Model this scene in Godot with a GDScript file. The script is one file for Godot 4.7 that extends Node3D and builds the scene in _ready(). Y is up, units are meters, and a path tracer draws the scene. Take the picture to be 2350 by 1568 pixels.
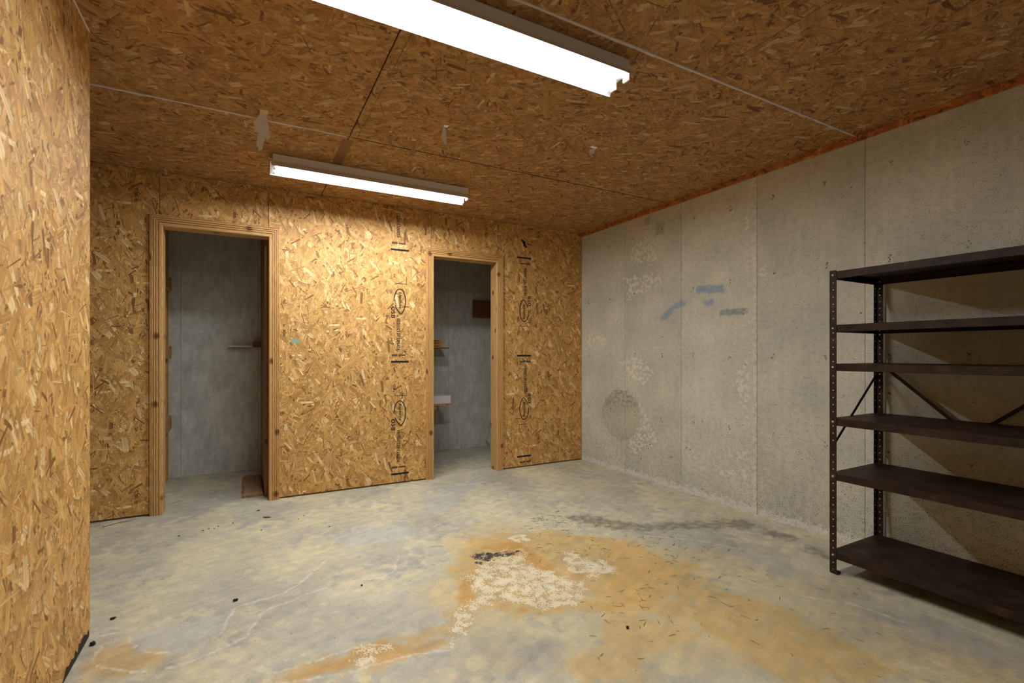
extends Node3D
# Basement store room: right wall is the plane x = 0, back wall z = 0, floor y = 0, metres.

const H := 2.312        # underside of the ceiling sheets
const CT := 2.275       # top of the cast concrete
const LX := -3.6        # face of the near partition
const BZ := -1.05       # concrete behind the two closets
const FZ := 5.6         # wall behind the camera
const RX := -5.0        # far side of the recess on the left

var rng := RandomNumberGenerator.new()
var M := {}
var used := {}
var noise_low: PackedByteArray
var noise_mid: PackedByteArray
var noise_fine: PackedByteArray
var floor_shapes := {}
var floor_lines := []
var wall_shapes := {}

func _ready():
	rng.seed = 7
	make_camera()
	make_light()
	make_noise()
	make_materials()
	build_shell()
	build_back_wall()
	build_right_wall()
	build_ceiling()
	build_doorways()
	build_closets()
	build_lamps()
	build_rack()
	build_tape()
	build_debris()

# ------------------------------------------------------------------ camera, light
func make_camera():
	var cam := Camera3D.new()
	cam.name = "camera"
	add_child(cam)
	cam.position = Vector3(-3.06658, 1.0849, 3.76825)
	cam.rotation = Vector3(0, -0.469565, 0)
	var f := 1064.576
	# wide lens focused on the back of the room: only the partition beside it goes soft
	var look := CameraAttributesPhysical.new()
	look.frustum_focal_length = 16.3
	look.frustum_focus_distance = 3.6
	look.frustum_near = 0.05
	look.frustum_far = 60.0
	look.exposure_aperture = 3.2
	cam.attributes = look
	cam.set_frustum(0.05 * 1568.0 / f, Vector2(70.92 / f, 27.64 / f) * 0.05, 0.05, 60.0)
	cam.current = true

func make_light():
	var we := WorldEnvironment.new()
	we.name = "world_environment"
	var e := Environment.new()
	e.background_mode = Environment.BG_COLOR
	e.background_color = Color(0, 0, 0)
	e.tonemap_mode = Environment.TONE_MAPPER_LINEAR
	e.tonemap_exposure = 1.36
	e.sdfgi_enabled = true
	e.ssao_enabled = true
	e.ssil_enabled = true
	we.environment = e
	add_child(we)

const LAMP_ENERGY := 1.75
const LAMP_COLOR := Color(0.97, 0.985, 1.0)

# ------------------------------------------------------------------ naming helpers
func numbered(called: String) -> String:
	var n: int = used.get(called, -1) + 1
	used[called] = n
	return called if n == 0 else "%s_%03d" % [called, n]

func tag(o: Node, label: String, category: String, group := "", kind := ""):
	o.set_meta("label", label)
	if category: o.set_meta("category", category)
	if group: o.set_meta("group", group)
	if kind: o.set_meta("kind", kind)
	return o

func thing(called: String, label: String, category: String, at := Vector3.ZERO, turn := 0.0, group := "") -> Node3D:
	var o := Node3D.new()
	o.name = numbered(called)
	o.position = at
	o.rotation.y = turn
	add_child(o)
	tag(o, label, category, group)
	return o

func struct_root(called: String, label: String, category: String) -> Node3D:
	var o := Node3D.new()
	o.name = called
	add_child(o)
	tag(o, label, category, "", "structure")
	return o

func part(called: String, st: SurfaceTool, m: Material, parent: Node = self, at := Vector3.ZERO) -> MeshInstance3D:
	var o := MeshInstance3D.new()
	o.name = numbered(called) if parent == self else called
	st.generate_tangents()
	o.mesh = st.commit()
	o.mesh.surface_set_material(0, m)
	o.position = at
	parent.add_child(o, true)
	return o

# ------------------------------------------------------------------ mesh helpers
func begin() -> SurfaceTool:
	var st := SurfaceTool.new()
	st.begin(Mesh.PRIMITIVE_TRIANGLES)
	return st

func vert(st: SurfaceTool, p: Vector3, n: Vector3, uv: Vector2):
	st.set_normal(n)
	st.set_uv(uv)
	st.add_vertex(p)

# a, b, c, d counter-clockwise seen from the front
func quad(st: SurfaceTool, a: Vector3, b: Vector3, c: Vector3, d: Vector3, ua: Vector2, ub: Vector2, uc: Vector2, ud: Vector2):
	var n := (c - a).cross(d - b).normalized()
	vert(st, a, n, ua); vert(st, c, n, uc); vert(st, b, n, ub)
	vert(st, a, n, ua); vert(st, d, n, ud); vert(st, c, n, uc)

func tri(st: SurfaceTool, a: Vector3, b: Vector3, c: Vector3, uv := Vector2.ZERO):
	var n := (b - a).cross(c - a).normalized()
	vert(st, a, n, uv + Vector2(a.x, a.y)); vert(st, c, n, uv + Vector2(c.x, c.y)); vert(st, b, n, uv + Vector2(b.x, b.y))

# box with chamfered edges; u runs along the grain axis
func bbox(st: SurfaceTool, lo: Vector3, hi: Vector3, bev := 0.002, grain := 0, off := Vector2.ZERO, only_open := ""):
	var c := (lo + hi) * 0.5
	var h := (hi - lo) * 0.5
	bev = minf(bev, minf(h.x, minf(h.y, h.z)) * 0.9)
	for ax in 3:
		var p := (ax + 1) % 3
		var q := (ax + 2) % 3
		for s in [-1.0, 1.0]:
			var pts: Array[Vector3] = []
			var uvs: Array[Vector2] = []
			var order := [[-1, -1], [1, -1], [1, 1], [-1, 1]] if s > 0 else [[-1, -1], [-1, 1], [1, 1], [1, -1]]
			for k in order:
				var v := Vector3.ZERO
				v[ax] = s * h[ax]
				v[p] = k[0] * (h[p] - bev)
				v[q] = k[1] * (h[q] - bev)
				v += c
				pts.append(v)
				uvs.append(face_uv(v, ax, grain) + off)
			quad(st, pts[0], pts[1], pts[2], pts[3], uvs[0], uvs[1], uvs[2], uvs[3])
	if bev <= 0.0: return
	for ax in 3:            # edges along ax
		var p := (ax + 1) % 3
		var q := (ax + 2) % 3
		for sp in [-1.0, 1.0]:
			for sq in [-1.0, 1.0]:
				var a := Vector3.ZERO
				var b := Vector3.ZERO
				a[p] = sp * h[p]; a[q] = sq * (h[q] - bev)
				b[p] = sp * (h[p] - bev); b[q] = sq * h[q]
				var e := h[ax] - bev
				var a0 := a; a0[ax] = -e
				var a1 := a; a1[ax] = e
				var b0 := b; b0[ax] = -e
				var b1 := b; b1[ax] = e
				a0 += c; a1 += c; b0 += c; b1 += c
				var g := p
				if sp * sq > 0:
					quad(st, a0, b0, b1, a1, face_uv(a0, g, grain) + off, face_uv(b0, g, grain) + off, face_uv(b1, g, grain) + off, face_uv(a1, g, grain) + off)
				else:
					quad(st, b0, a0, a1, b1, face_uv(b0, g, grain) + off, face_uv(a0, g, grain) + off, face_uv(a1, g, grain) + off, face_uv(b1, g, grain) + off)
	for sx in [-1.0, 1.0]:
		for sy in [-1.0, 1.0]:
			for sz in [-1.0, 1.0]:
				var x := c + Vector3(sx * h.x, sy * (h.y - bev), sz * (h.z - bev))
				var y := c + Vector3(sx * (h.x - bev), sy * h.y, sz * (h.z - bev))
				var z := c + Vector3(sx * (h.x - bev), sy * (h.y - bev), sz * h.z)
				if sx * sy * sz > 0: tri(st, x, y, z, off)
				else: tri(st, x, z, y, off)

func face_uv(v: Vector3, ax: int, grain: int) -> Vector2:
	if ax == grain:
		return Vector2(v[(ax + 1) % 3], v[(ax + 2) % 3])
	return Vector2(v[grain], v[3 - ax - grain])

# upright rod or any straight tube between two points
func rod(st: SurfaceTool, a: Vector3, b: Vector3, r: float, n := 10, caps := true, r2 := -1.0):
	if r2 < 0: r2 = r
	var d := (b - a).normalized()
	var u := d.cross(Vector3.UP if absf(d.y) < 0.9 else Vector3.RIGHT).normalized()
	var w := d.cross(u).normalized()
	var l := a.distance_to(b)
	for i in n:
		var t0 := TAU * i / n
		var t1 := TAU * (i + 1) / n
		var n0 := u * cos(t0) + w * sin(t0)
		var n1 := u * cos(t1) + w * sin(t1)
		for v in [[a + n0 * r, n0, 0, 0], [b + n1 * r2, n1, 1, 1], [a + n1 * r, n1, 0, 1], [a + n0 * r, n0, 0, 0], [b + n0 * r2, n0, 1, 0], [b + n1 * r2, n1, 1, 1]]:
			vert(st, v[0], v[1], Vector2(v[2] * l, float(i + v[3]) / n * 0.1))
		if caps:
			vert(st, a, -d, Vector2.ZERO); vert(st, a + n0 * r, -d, Vector2.ZERO); vert(st, a + n1 * r, -d, Vector2.ZERO)
			vert(st, b, d, Vector2.ZERO); vert(st, b + n1 * r2, d, Vector2.ZERO); vert(st, b + n0 * r2, d, Vector2.ZERO)

# a flat bar of a rectangular section between two points, its wide side facing `face`
func bar(st: SurfaceTool, a: Vector3, b: Vector3, face: Vector3, w: float, t: float):
	var d := (b - a).normalized()
	var n := (face - d * face.dot(d)).normalized()
	var s := d.cross(n).normalized()
	var c: Array[Vector3] = []
	for p in [a, b]:
		for k in [[-1, -1], [1, -1], [1, 1], [-1, 1]]:
			c.append(p + s * (k[0] * w * 0.5) + n * (k[1] * t * 0.5))
	var o := Vector2.ZERO
	for i in 4:
		var j := (i + 1) % 4
		quad(st, c[j], c[i], c[i + 4], c[j + 4], o, o, o, o)
	quad(st, c[0], c[1], c[2], c[3], o, o, o, o)
	quad(st, c[7], c[6], c[5], c[4], o, o, o, o)

# a sheet of board: face spanned by ux * w, uy * h from origin, looking along ux x uy, edges eased.
# uvs are metres in the plane: (a, b) * 1 + uv0, or turned a quarter when turned
func sheet(st: SurfaceTool, o: Vector3, ux: Vector3, uy: Vector3, w: float, h: float, thick: float, bev: float, uv0: Vector2, turned := false, flip := false):
	var n := ux.cross(uy)
	var uv := func(a: float, b: float) -> Vector2:
		var q := Vector2(b, a) if turned else Vector2(a, b)
		if flip: q.x = -q.x
		return q + uv0
	var ring := func(i: float, d: float) -> Array:
		return [[i, i, d], [w - i, i, d], [w - i, h - i, d], [i, h - i, d]]
	var at := func(k: Array) -> Vector3:
		return o + ux * k[0] + uy * k[1] + n * k[2]
	var top: Array = ring.call(bev, 0.0)
	var mid: Array = ring.call(0.0, -bev)
	var low: Array = ring.call(0.0, -thick)
	quad(st, at.call(top[0]), at.call(top[1]), at.call(top[2]), at.call(top[3]), uv.call(top[0][0], top[0][1]), uv.call(top[1][0], top[1][1]), uv.call(top[2][0], top[2][1]), uv.call(top[3][0], top[3][1]))
	for i in 4:
		var j := (i + 1) % 4
		for pair in [[mid, top, 0.0], [low, mid, thick]]:
			var p: Array = pair[0]
			var q: Array = pair[1]
			var e: float = pair[2]
			quad(st, at.call(p[i]), at.call(p[j]), at.call(q[j]), at.call(q[i]), uv.call(p[i][0] + e, p[i][1] + e), uv.call(p[j][0] + e, p[j][1] + e), uv.call(q[j][0], q[j][1]), uv.call(q[i][0], q[i][1]))
	quad(st, at.call(low[3]), at.call(low[2]), at.call(low[1]), at.call(low[0]), uv.call(low[3][0], low[3][1]), uv.call(low[2][0], low[2][1]), uv.call(low[1][0], low[1][1]), uv.call(low[0][0], low[0][1]))

# ------------------------------------------------------------------ textures
func noise_bytes(kind: int, freq: float, oct: int, sd: int, side := 1024) -> PackedByteArray:
	var n := FastNoiseLite.new()
	n.noise_type = kind
	n.frequency = freq
	n.fractal_octaves = oct
	n.seed = sd
	var im := n.get_seamless_image(side, side)
	im.convert(Image.FORMAT_L8)
	return im.get_data()

func make_noise():
	noise_low = noise_bytes(FastNoiseLite.TYPE_SIMPLEX_SMOOTH, 0.006, 5, 11)
	noise_mid = noise_bytes(FastNoiseLite.TYPE_SIMPLEX, 0.03, 4, 23)
	noise_fine = noise_bytes(FastNoiseLite.TYPE_SIMPLEX, 0.16, 3, 37)

func tex(im: Image) -> ImageTexture:
	im.generate_mipmaps()
	return ImageTexture.create_from_image(im)

func strand_sprite(len_px: int, wid_px: int, ang: float, col: Color) -> Image:
	var ca := cos(ang)
	var sa := sin(ang)
	var hl := len_px * 0.5
	var hw := wid_px * 0.5
	var sx := int(absf(ca) * len_px + absf(sa) * wid_px) + 4
	var sy := int(absf(sa) * len_px + absf(ca) * wid_px) + 4
	var data := PackedByteArray()
	data.resize(sx * sy * 4)
	# grain: tone and ragged ends vary across the width
	var tone := PackedFloat32Array()
	var cut0 := PackedFloat32Array()
	var cut1 := PackedFloat32Array()
	var t := 0.0
	var c0 := 0.0
	var c1 := 0.0
	var slant := rng.randf_range(-0.7, 0.7)
	for i in wid_px + 3:
		t = t * 0.55 + rng.randf_range(-0.075, 0.075)
		c0 = c0 * 0.8 + rng.randf_range(-4.0, 4.0)
		c1 = c1 * 0.8 + rng.randf_range(-4.0, 4.0)
		tone.append(t)
		cut0.append(c0 + slant * (i - hw))
		cut1.append(c1 - slant * (i - hw) * rng.randf())
	var taper := rng.randf_range(-0.25, 0.25)
	var bow := rng.randf_range(-0.06, 0.06) * wid_px / hl / hl * 2.0
	var along := rng.randf_range(-0.1, 0.1)
	for y in sy:
		var dy := y - sy * 0.5
		for x in sx:
			var dx := x - sx * 0.5
			var u := dx * ca + dy * sa
			var v := -dx * sa + dy * ca + bow * u * u
			var w := hw * (1.0 + taper * u / hl)
			var e := w - absf(v)
			if e <= 0.0: continue
			var k := clampi(int(v + hw), 0, wid_px)
			var eu := minf(hl + u - absf(cut0[k]), hl - u - absf(cut1[k]))
			if eu <= 0.0: continue
			var a := minf(minf(e, eu), 1.0)
			var g := 1.0 + tone[k] + along * u / hl
			if minf(e, eu) < 1.8 and v + u * 0.3 > 0.0: g *= 0.82        # darker rim along one side
			var at := (y * sx + x) * 4
			data[at] = clampi(int(col.r * 255.0 * g), 0, 255)
			data[at + 1] = clampi(int(col.g * 255.0 * g), 0, 255)
			data[at + 2] = clampi(int(col.b * 255.0 * g * (1.0 + tone[k])), 0, 255)
			data[at + 3] = int(a * 255.0)
	return Image.create_from_data(sx, sy, false, Image.FORMAT_RGBA8, data)

# oriented strand board, 2 m of it, strands mostly along u
func make_osb() -> Image:
	var S := 2048
	var im := Image.create(S, S, false, Image.FORMAT_RGBA8)
	im.fill(Color8(142, 97, 48))
	var sprites := []
	for i in 320:
		var r := rng.randf()
		var col: Color
		if r < 0.07: col = Color8(146, 97, 46)
		elif r < 0.32: col = Color8(194, 144, 76)
		elif r < 0.76: col = Color8(212, 162, 90)
		elif r < 0.94: col = Color8(224, 178, 107)
		else: col = Color8(236, 200, 138)
		col = col * rng.randf_range(0.94, 1.05)
		var ln := int(rng.randf_range(34, 130))
		var wd := int(lerpf(5, 36, pow(rng.randf(), 1.5)))
		if rng.randf() < 0.2: wd = int(rng.randf_range(3, 6))
		if r < 0.10: wd = int(wd * 0.55) + 3
		var ang := rng.randfn(0.0, 0.7)
		if rng.randf() < 0.2: ang = rng.randf_range(-PI / 2, PI / 2)
		sprites.append(strand_sprite(ln, wd, ang, col))
	for i in 17000:
		var sp: Image = sprites[rng.randi() % sprites.size()]
		var x := rng.randi() % S
		var y := rng.randi() % S
		var rc := Rect2i(0, 0, sp.get_width(), sp.get_height())
		im.blend_rect(sp, rc, Vector2i(x, y))
		var wx := x + rc.size.x > S
		var wy := y + rc.size.y > S
		if wx: im.blend_rect(sp, rc, Vector2i(x - S, y))
		if wy: im.blend_rect(sp, rc, Vector2i(x, y - S))
		if wx and wy: im.blend_rect(sp, rc, Vector2i(x - S, y - S))
	im.convert(Image.FORMAT_RGB8)
	return im

func dot_sprite(r: float, col: Color, hard := 0.5) -> Image:
	var n := int(ceil(r * 2.0)) + 2
	var im := Image.create(n, n, false, Image.FORMAT_RGBA8)
	var sx := rng.randf_range(0.7, 1.0)
	var ph := rng.randf() * TAU
	for y in n:
		for x in n:
			var d := Vector2(x + 0.5 - n * 0.5, (y + 0.5 - n * 0.5))
			var q := d.rotated(ph)
			q.y /= sx
			var a := clampf((r - q.length()) / maxf(r * (1.0 - hard), 0.7), 0.0, 1.0)
			im.set_pixel(x, y, Color(col, col.a * a))
	return im

func stamp(im: Image, sp: Image, x: float, y: float):
	im.blend_rect(sp, Rect2i(0, 0, sp.get_width(), sp.get_height()), Vector2i(int(x - sp.get_width() * 0.5), int(y - sp.get_height() * 0.5)))

# polygons in metres -> a soft mask of w x h bytes
func mask(shapes: Array, lo: Vector2, span: Vector2, w: int, h: int, soft: int) -> PackedByteArray:
	var n := 256
	var im := Image.create(n, n, false, Image.FORMAT_L8)
	for poly in shapes:
		var p: PackedVector2Array = poly
		var a := Vector2(INF, INF)
		var b := -a
		for q in p:
			a = a.min(q)
			b = b.max(q)
		for y in range(maxi(0, int((a.y - lo.y) / span.y * n)), mini(n, int((b.y - lo.y) / span.y * n) + 2)):
			for x in range(maxi(0, int((a.x - lo.x) / span.x * n)), mini(n, int((b.x - lo.x) / span.x * n) + 2)):
				if Geometry2D.is_point_in_polygon(lo + Vector2((x + 0.5) / n * span.x, (y + 0.5) / n * span.y), p):
					im.set_pixel(x, y, Color.WHITE)
	im.resize(soft, soft, Image.INTERPOLATE_TRILINEAR)
	im.resize(w, h, Image.INTERPOLATE_CUBIC)
	return im.get_data()

func pts(a: Array) -> PackedVector2Array:
	var p := PackedVector2Array()
	for i in range(0, a.size(), 2): p.append(Vector2(a[i], a[i + 1]))
	return p

func fp(kind: String, a: Array): floor_shapes.get_or_add(kind, []).append(pts(a))
func fline(a: Array): floor_lines.append(pts(a))
func wp(kind: String, a: Array): wall_shapes.get_or_add(kind, []).append(pts(a))

func stains():
	fp("warm", [-1.79, 0.9, -0.9, 1.77, -0.57, 2.54, -0.66, 3.19, -0.78, 3.22, -3.02, 2.08, -2.41, 2.07])
	fp("ochre", [-2.05, 1.46, -1.88, 1.35, -1.65, 1.35, -1.45, 1.43, -1.28, 1.59, -1.11, 1.74, -1.07, 1.93, -1.03, 2.09, -1.06, 2.29, -1.06, 2.47, -1.02, 2.64, -1.03, 2.83, -1.09, 2.99, -1.17, 3.02, -1.49, 2.86, -1.47, 2.7, -1.47, 2.52, -1.59, 2.36, -1.72, 2.27, -2.03, 2.11, -2.16, 2.05, -2.27, 2.1, -2.44, 2.15, -2.61, 2.17, -2.76, 2.16, -2.96, 2.11, -3.07, 2.05, -2.95, 2.06, -2.79, 2.04, -2.65, 2.01, -2.5, 2.04, -2.35, 2.04, -2.28, 1.97, -2.18, 1.77, -2.14, 1.58])
	fp("yellow", [-2.14, 2.53, -1.98, 2.44, -1.76, 2.34, -1.61, 2.38, -1.53, 2.49, -1.58, 2.58, -1.72, 2.57, -1.89, 2.65])
	fp("yellow", [-3.56, 1.64, -3.57, 1.53, -3.48, 1.56, -3.43, 1.68, -3.36, 1.76, -3.37, 1.83, -3.47, 1.77, -3.51, 1.83, -3.56, 1.81])
	fp("yellow", [-1.18, 1.7, -1.09, 2.12, -1.53, 2.35, -1.69, 2.26, -1.49, 1.92])
	fp("rust", [-2.97, 2.09, -2.8, 2.06, -2.65, 2.04, -2.58, 2.06, -2.53, 2.13, -2.37, 2.13, -2.38, 2.18, -2.6, 2.16, -2.75, 2.15])
	fp("rust", [-2.28, 1.97, -2.14, 1.74, -2.02, 1.65, -2.01, 1.71, -2.14, 1.83, -2.16, 1.93])
	fp("rust", [-2.1, 2.05, -1.94, 2.14, -1.76, 2.17, -1.69, 2.13, -1.8, 2.19, -1.94, 2.18, -2.07, 2.1])
	fp("rust", [-1.91, 1.47, -1.65, 1.46, -1.66, 1.78, -1.71, 1.96, -1.75, 1.84, -1.77, 1.66])
	fp("crust", [-2.14, 1.74, -2, 1.66, -1.81, 1.67, -1.73, 1.8, -1.7, 1.91, -1.64, 2.04, -1.68, 2.11, -1.79, 2.16, -1.95, 2.12, -2.05, 2, -2.15, 1.99, -2.26, 2.07, -2.35, 2.16, -2.38, 2.15, -2.32, 2.03, -2.24, 1.97, -2.15, 1.92, -2.15, 1.83])
	fp("crust", [-1.54, 1.71, -1.41, 1.75, -1.49, 1.77, -1.36, 1.9, -1.4, 2.01, -1.59, 2, -1.62, 1.9])
	fp("crust", [-2.75, 2.14, -2.69, 2.05, -2.62, 2.04, -2.58, 2.08, -2.64, 2.12, -2.69, 2.14])
	fp("crust", [-1.96, 1.52, -1.72, 1.57, -1.71, 1.66, -1.81, 1.72, -1.95, 1.69, -2.02, 1.63])
	fp("crust", [-1.72, 1.37, -1.57, 1.37, -1.56, 1.51, -1.69, 1.48])
	fp("black", [-1.96, 1.5, -1.87, 1.54, -1.73, 1.59, -1.77, 1.63, -1.9, 1.61, -1.98, 1.65, -2.01, 1.62])
	fp("dark", [-1.19, 1.25, -1, 1.3, -0.91, 1.49, -0.76, 1.64, -0.45, 1.72, -0.19, 1.81, -0.14, 1.92, -0.25, 1.99, -0.46, 1.88, -0.68, 1.77, -0.91, 1.71, -1.06, 1.57, -1.16, 1.4])
	fp("dark", [-0.22, 2, -0.15, 2.06, -0.15, 2.19, -0.24, 2.21, -0.3, 2.15, -0.28, 2.05])
	fp("dark", [-0.24, 2.26, -0.19, 2.35, -0.33, 2.42, -0.32, 2.32])
	fp("pale", [-1.95, 0.67, -1.86, 0.44, -1.61, 0.24, -1.33, 0.23, -1.06, -0.04, -1.1, 0.11, -1.51, 0.49, -1.7, 0.74, -1.91, 0.82])
	fp("pale", [-2.64, 0.92, -2.46, 0.78, -2.24, 0.9, -2.12, 1.04, -2.24, 1.16, -2.55, 1.11])
	fp("pale", [-3.46, 1.57, -3.29, 1.56, -3.11, 1.55, -3.13, 1.67, -3.25, 1.79, -3.41, 1.71])
	fp("grey", [-2.33, 2.23, -2.16, 2.26, -1.91, 2.33, -2.06, 2.45, -2.19, 2.5, -2.34, 2.42, -2.36, 2.32])
	fp("grey", [-2.49, 1.78, -2.41, 1.7, -2.27, 1.72, -2.33, 1.94, -2.49, 2, -2.56, 1.89])
	fp("grey", [-0.61, 2.31, -0.57, 2.54, -0.62, 2.81, -0.59, 3, -0.56, 3.16, -0.78, 3.22, -0.89, 3.14, -0.84, 2.96, -0.79, 2.72, -0.76, 2.44])
	fp("grey", [-1.64, 2.55, -1.42, 2.66, -1.42, 2.89, -1.79, 2.7])
	fp("grey", [-1.06, 1.57, -0.76, 1.84, -0.45, 2.14, -0.57, 2.54, -0.79, 2.38, -0.9, 2.07, -1, 1.79])
	fp("grey", [-2.79, 2.2, -2.61, 2.17, -2.44, 2.2, -2.43, 2.29, -2.48, 2.35])
	fline([-3.46, 1.55, -3.45, 1.62, -3.42, 1.69, -3.37, 1.73, -3.31, 1.76])
	fline([-3.54, 1.61, -3.54, 1.68, -3.5, 1.75, -3.43, 1.81, -3.36, 1.84])
	fline([-3.15, 1.71, -3.13, 1.61, -3.1, 1.53, -3.02, 1.52, -2.93, 1.5, -2.84, 1.43, -2.78, 1.35, -2.67, 1.2])
	fline([-3.17, 1.83, -3.07, 1.78, -3.04, 1.69, -3.01, 1.63, -2.94, 1.59, -2.83, 1.55, -2.74, 1.53])
	fline([-3.31, 1.85, -3.24, 1.85, -3.18, 1.83, -3.12, 1.79])
	fline([-2.49, 0.91, -2.47, 0.84, -2.35, 0.8, -2.26, 0.78, -2.1, 0.91])
	fline([-2.22, 1.14, -2.09, 1.09, -1.98, 1.03])
	fline([-2.54, 1.54, -2.45, 1.54, -2.4, 1.51, -2.34, 1.37])
	fline([-2.99, 2.04, -2.85, 2.05, -2.79, 2.03, -2.7, 2.03, -2.61, 2.06])
	fline([-2.97, 2.11, -2.81, 2.15, -2.68, 2.16, -2.53, 2.17, -2.4, 2.2])
	fline([-1.61, 1.35, -1.38, 1.39, -1.23, 1.49])
	fline([-0.86, 2.56, -0.73, 2.7, -0.7, 2.81, -0.7, 2.88])
	fline([-3.59, 1.53, -3.52, 1.52, -3.47, 1.54])
	fline([-0.95, 1.75, -0.73, 1.93, -0.63, 2.13])
	wp("lime", [0.84, 2.1, 0.96, 2, 0.99, 1.85, 0.79, 1.85, 0.67, 1.91, 0.69, 2.02])
	wp("lime", [0.58, 1.77, 0.99, 1.76, 1.03, 1.67, 0.64, 1.56])
	wp("lime", [0.53, 1.01, 0.79, 1.07, 0.94, 0.94, 0.84, 0.79, 0.69, 0.86])
	wp("lime", [0.74, 0.75, 0.89, 0.53, 0.99, 0.36, 0.69, 0.16, 0.64, 0.27, 0.82, 0.52])
	wp("lime", [1.65, 0.86, 1.74, 0.88, 1.76, 0.81, 1.68, 0.82])
	wp("lime", [1.6, 0.37, 1.71, 0.42, 1.77, 0.42, 1.77, 0.34, 1.65, 0.34])
	wp("lime", [1.51, 0.23, 1.65, 0.27, 1.76, 0.3, 1.76, 0.24, 1.54, 0.19])
	wp("lime", [1.82, 1.66, 1.9, 1.67, 1.87, 1.58, 1.82, 1.6])
	wp("lime", [1.85, 1.44, 1.89, 1.43, 1.88, 1.4])
	wp("lime", [0.05, 1.27, 0.35, 1.28, 0.4, 1.17, 0.07, 1.11])
	wp("lime", [1.71, 2.03, 1.78, 2.04, 1.78, 1.92, 1.75, 1.91])
	wp("lime", [1.68, 0.94, 1.77, 1.06, 1.77, 0.52, 1.73, 0.64])
	wp("stain", [0.84, 2.25, 0.9, 2.25, 0.89, 2.18, 0.84, 2.19])
	wp("stain", [0.96, 2.19, 1.05, 2.17, 1.05, 2.06, 0.95, 2.08])
	wp("blue", [1.01, 1.36, 1.03, 1.41, 1.14, 1.48, 1.24, 1.52, 1.27, 1.46, 1.16, 1.44, 1.08, 1.36])
	wp("blue", [1.36, 1.6, 1.58, 1.59, 1.6, 1.52, 1.36, 1.54])
	wp("blue", [1.4, 1.48, 1.51, 1.49, 1.51, 1.44, 1.44, 1.43])
	wp("teal", [1.53, 1.39, 1.65, 1.41, 1.77, 1.39, 1.76, 1.35, 1.58, 1.35])
	wp("spall", [0.795, 0.53, 0.783, 0.6, 0.748, 0.662, 0.694, 0.712, 0.626, 0.744, 0.55, 0.755, 0.478, 0.744, 0.413, 0.712, 0.362, 0.662, 0.329, 0.6, 0.317, 0.53, 0.329, 0.457, 0.362, 0.391, 0.413, 0.339, 0.478, 0.305, 0.55, 0.294, 0.626, 0.305, 0.694, 0.339, 0.748, 0.391, 0.783, 0.457])
	pass

func ramp_byte(v: int, a: int, b: int) -> int:       # 0..255 between a and b
	return clampi((v - a) * 255 / (b - a), 0, 255)

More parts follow.
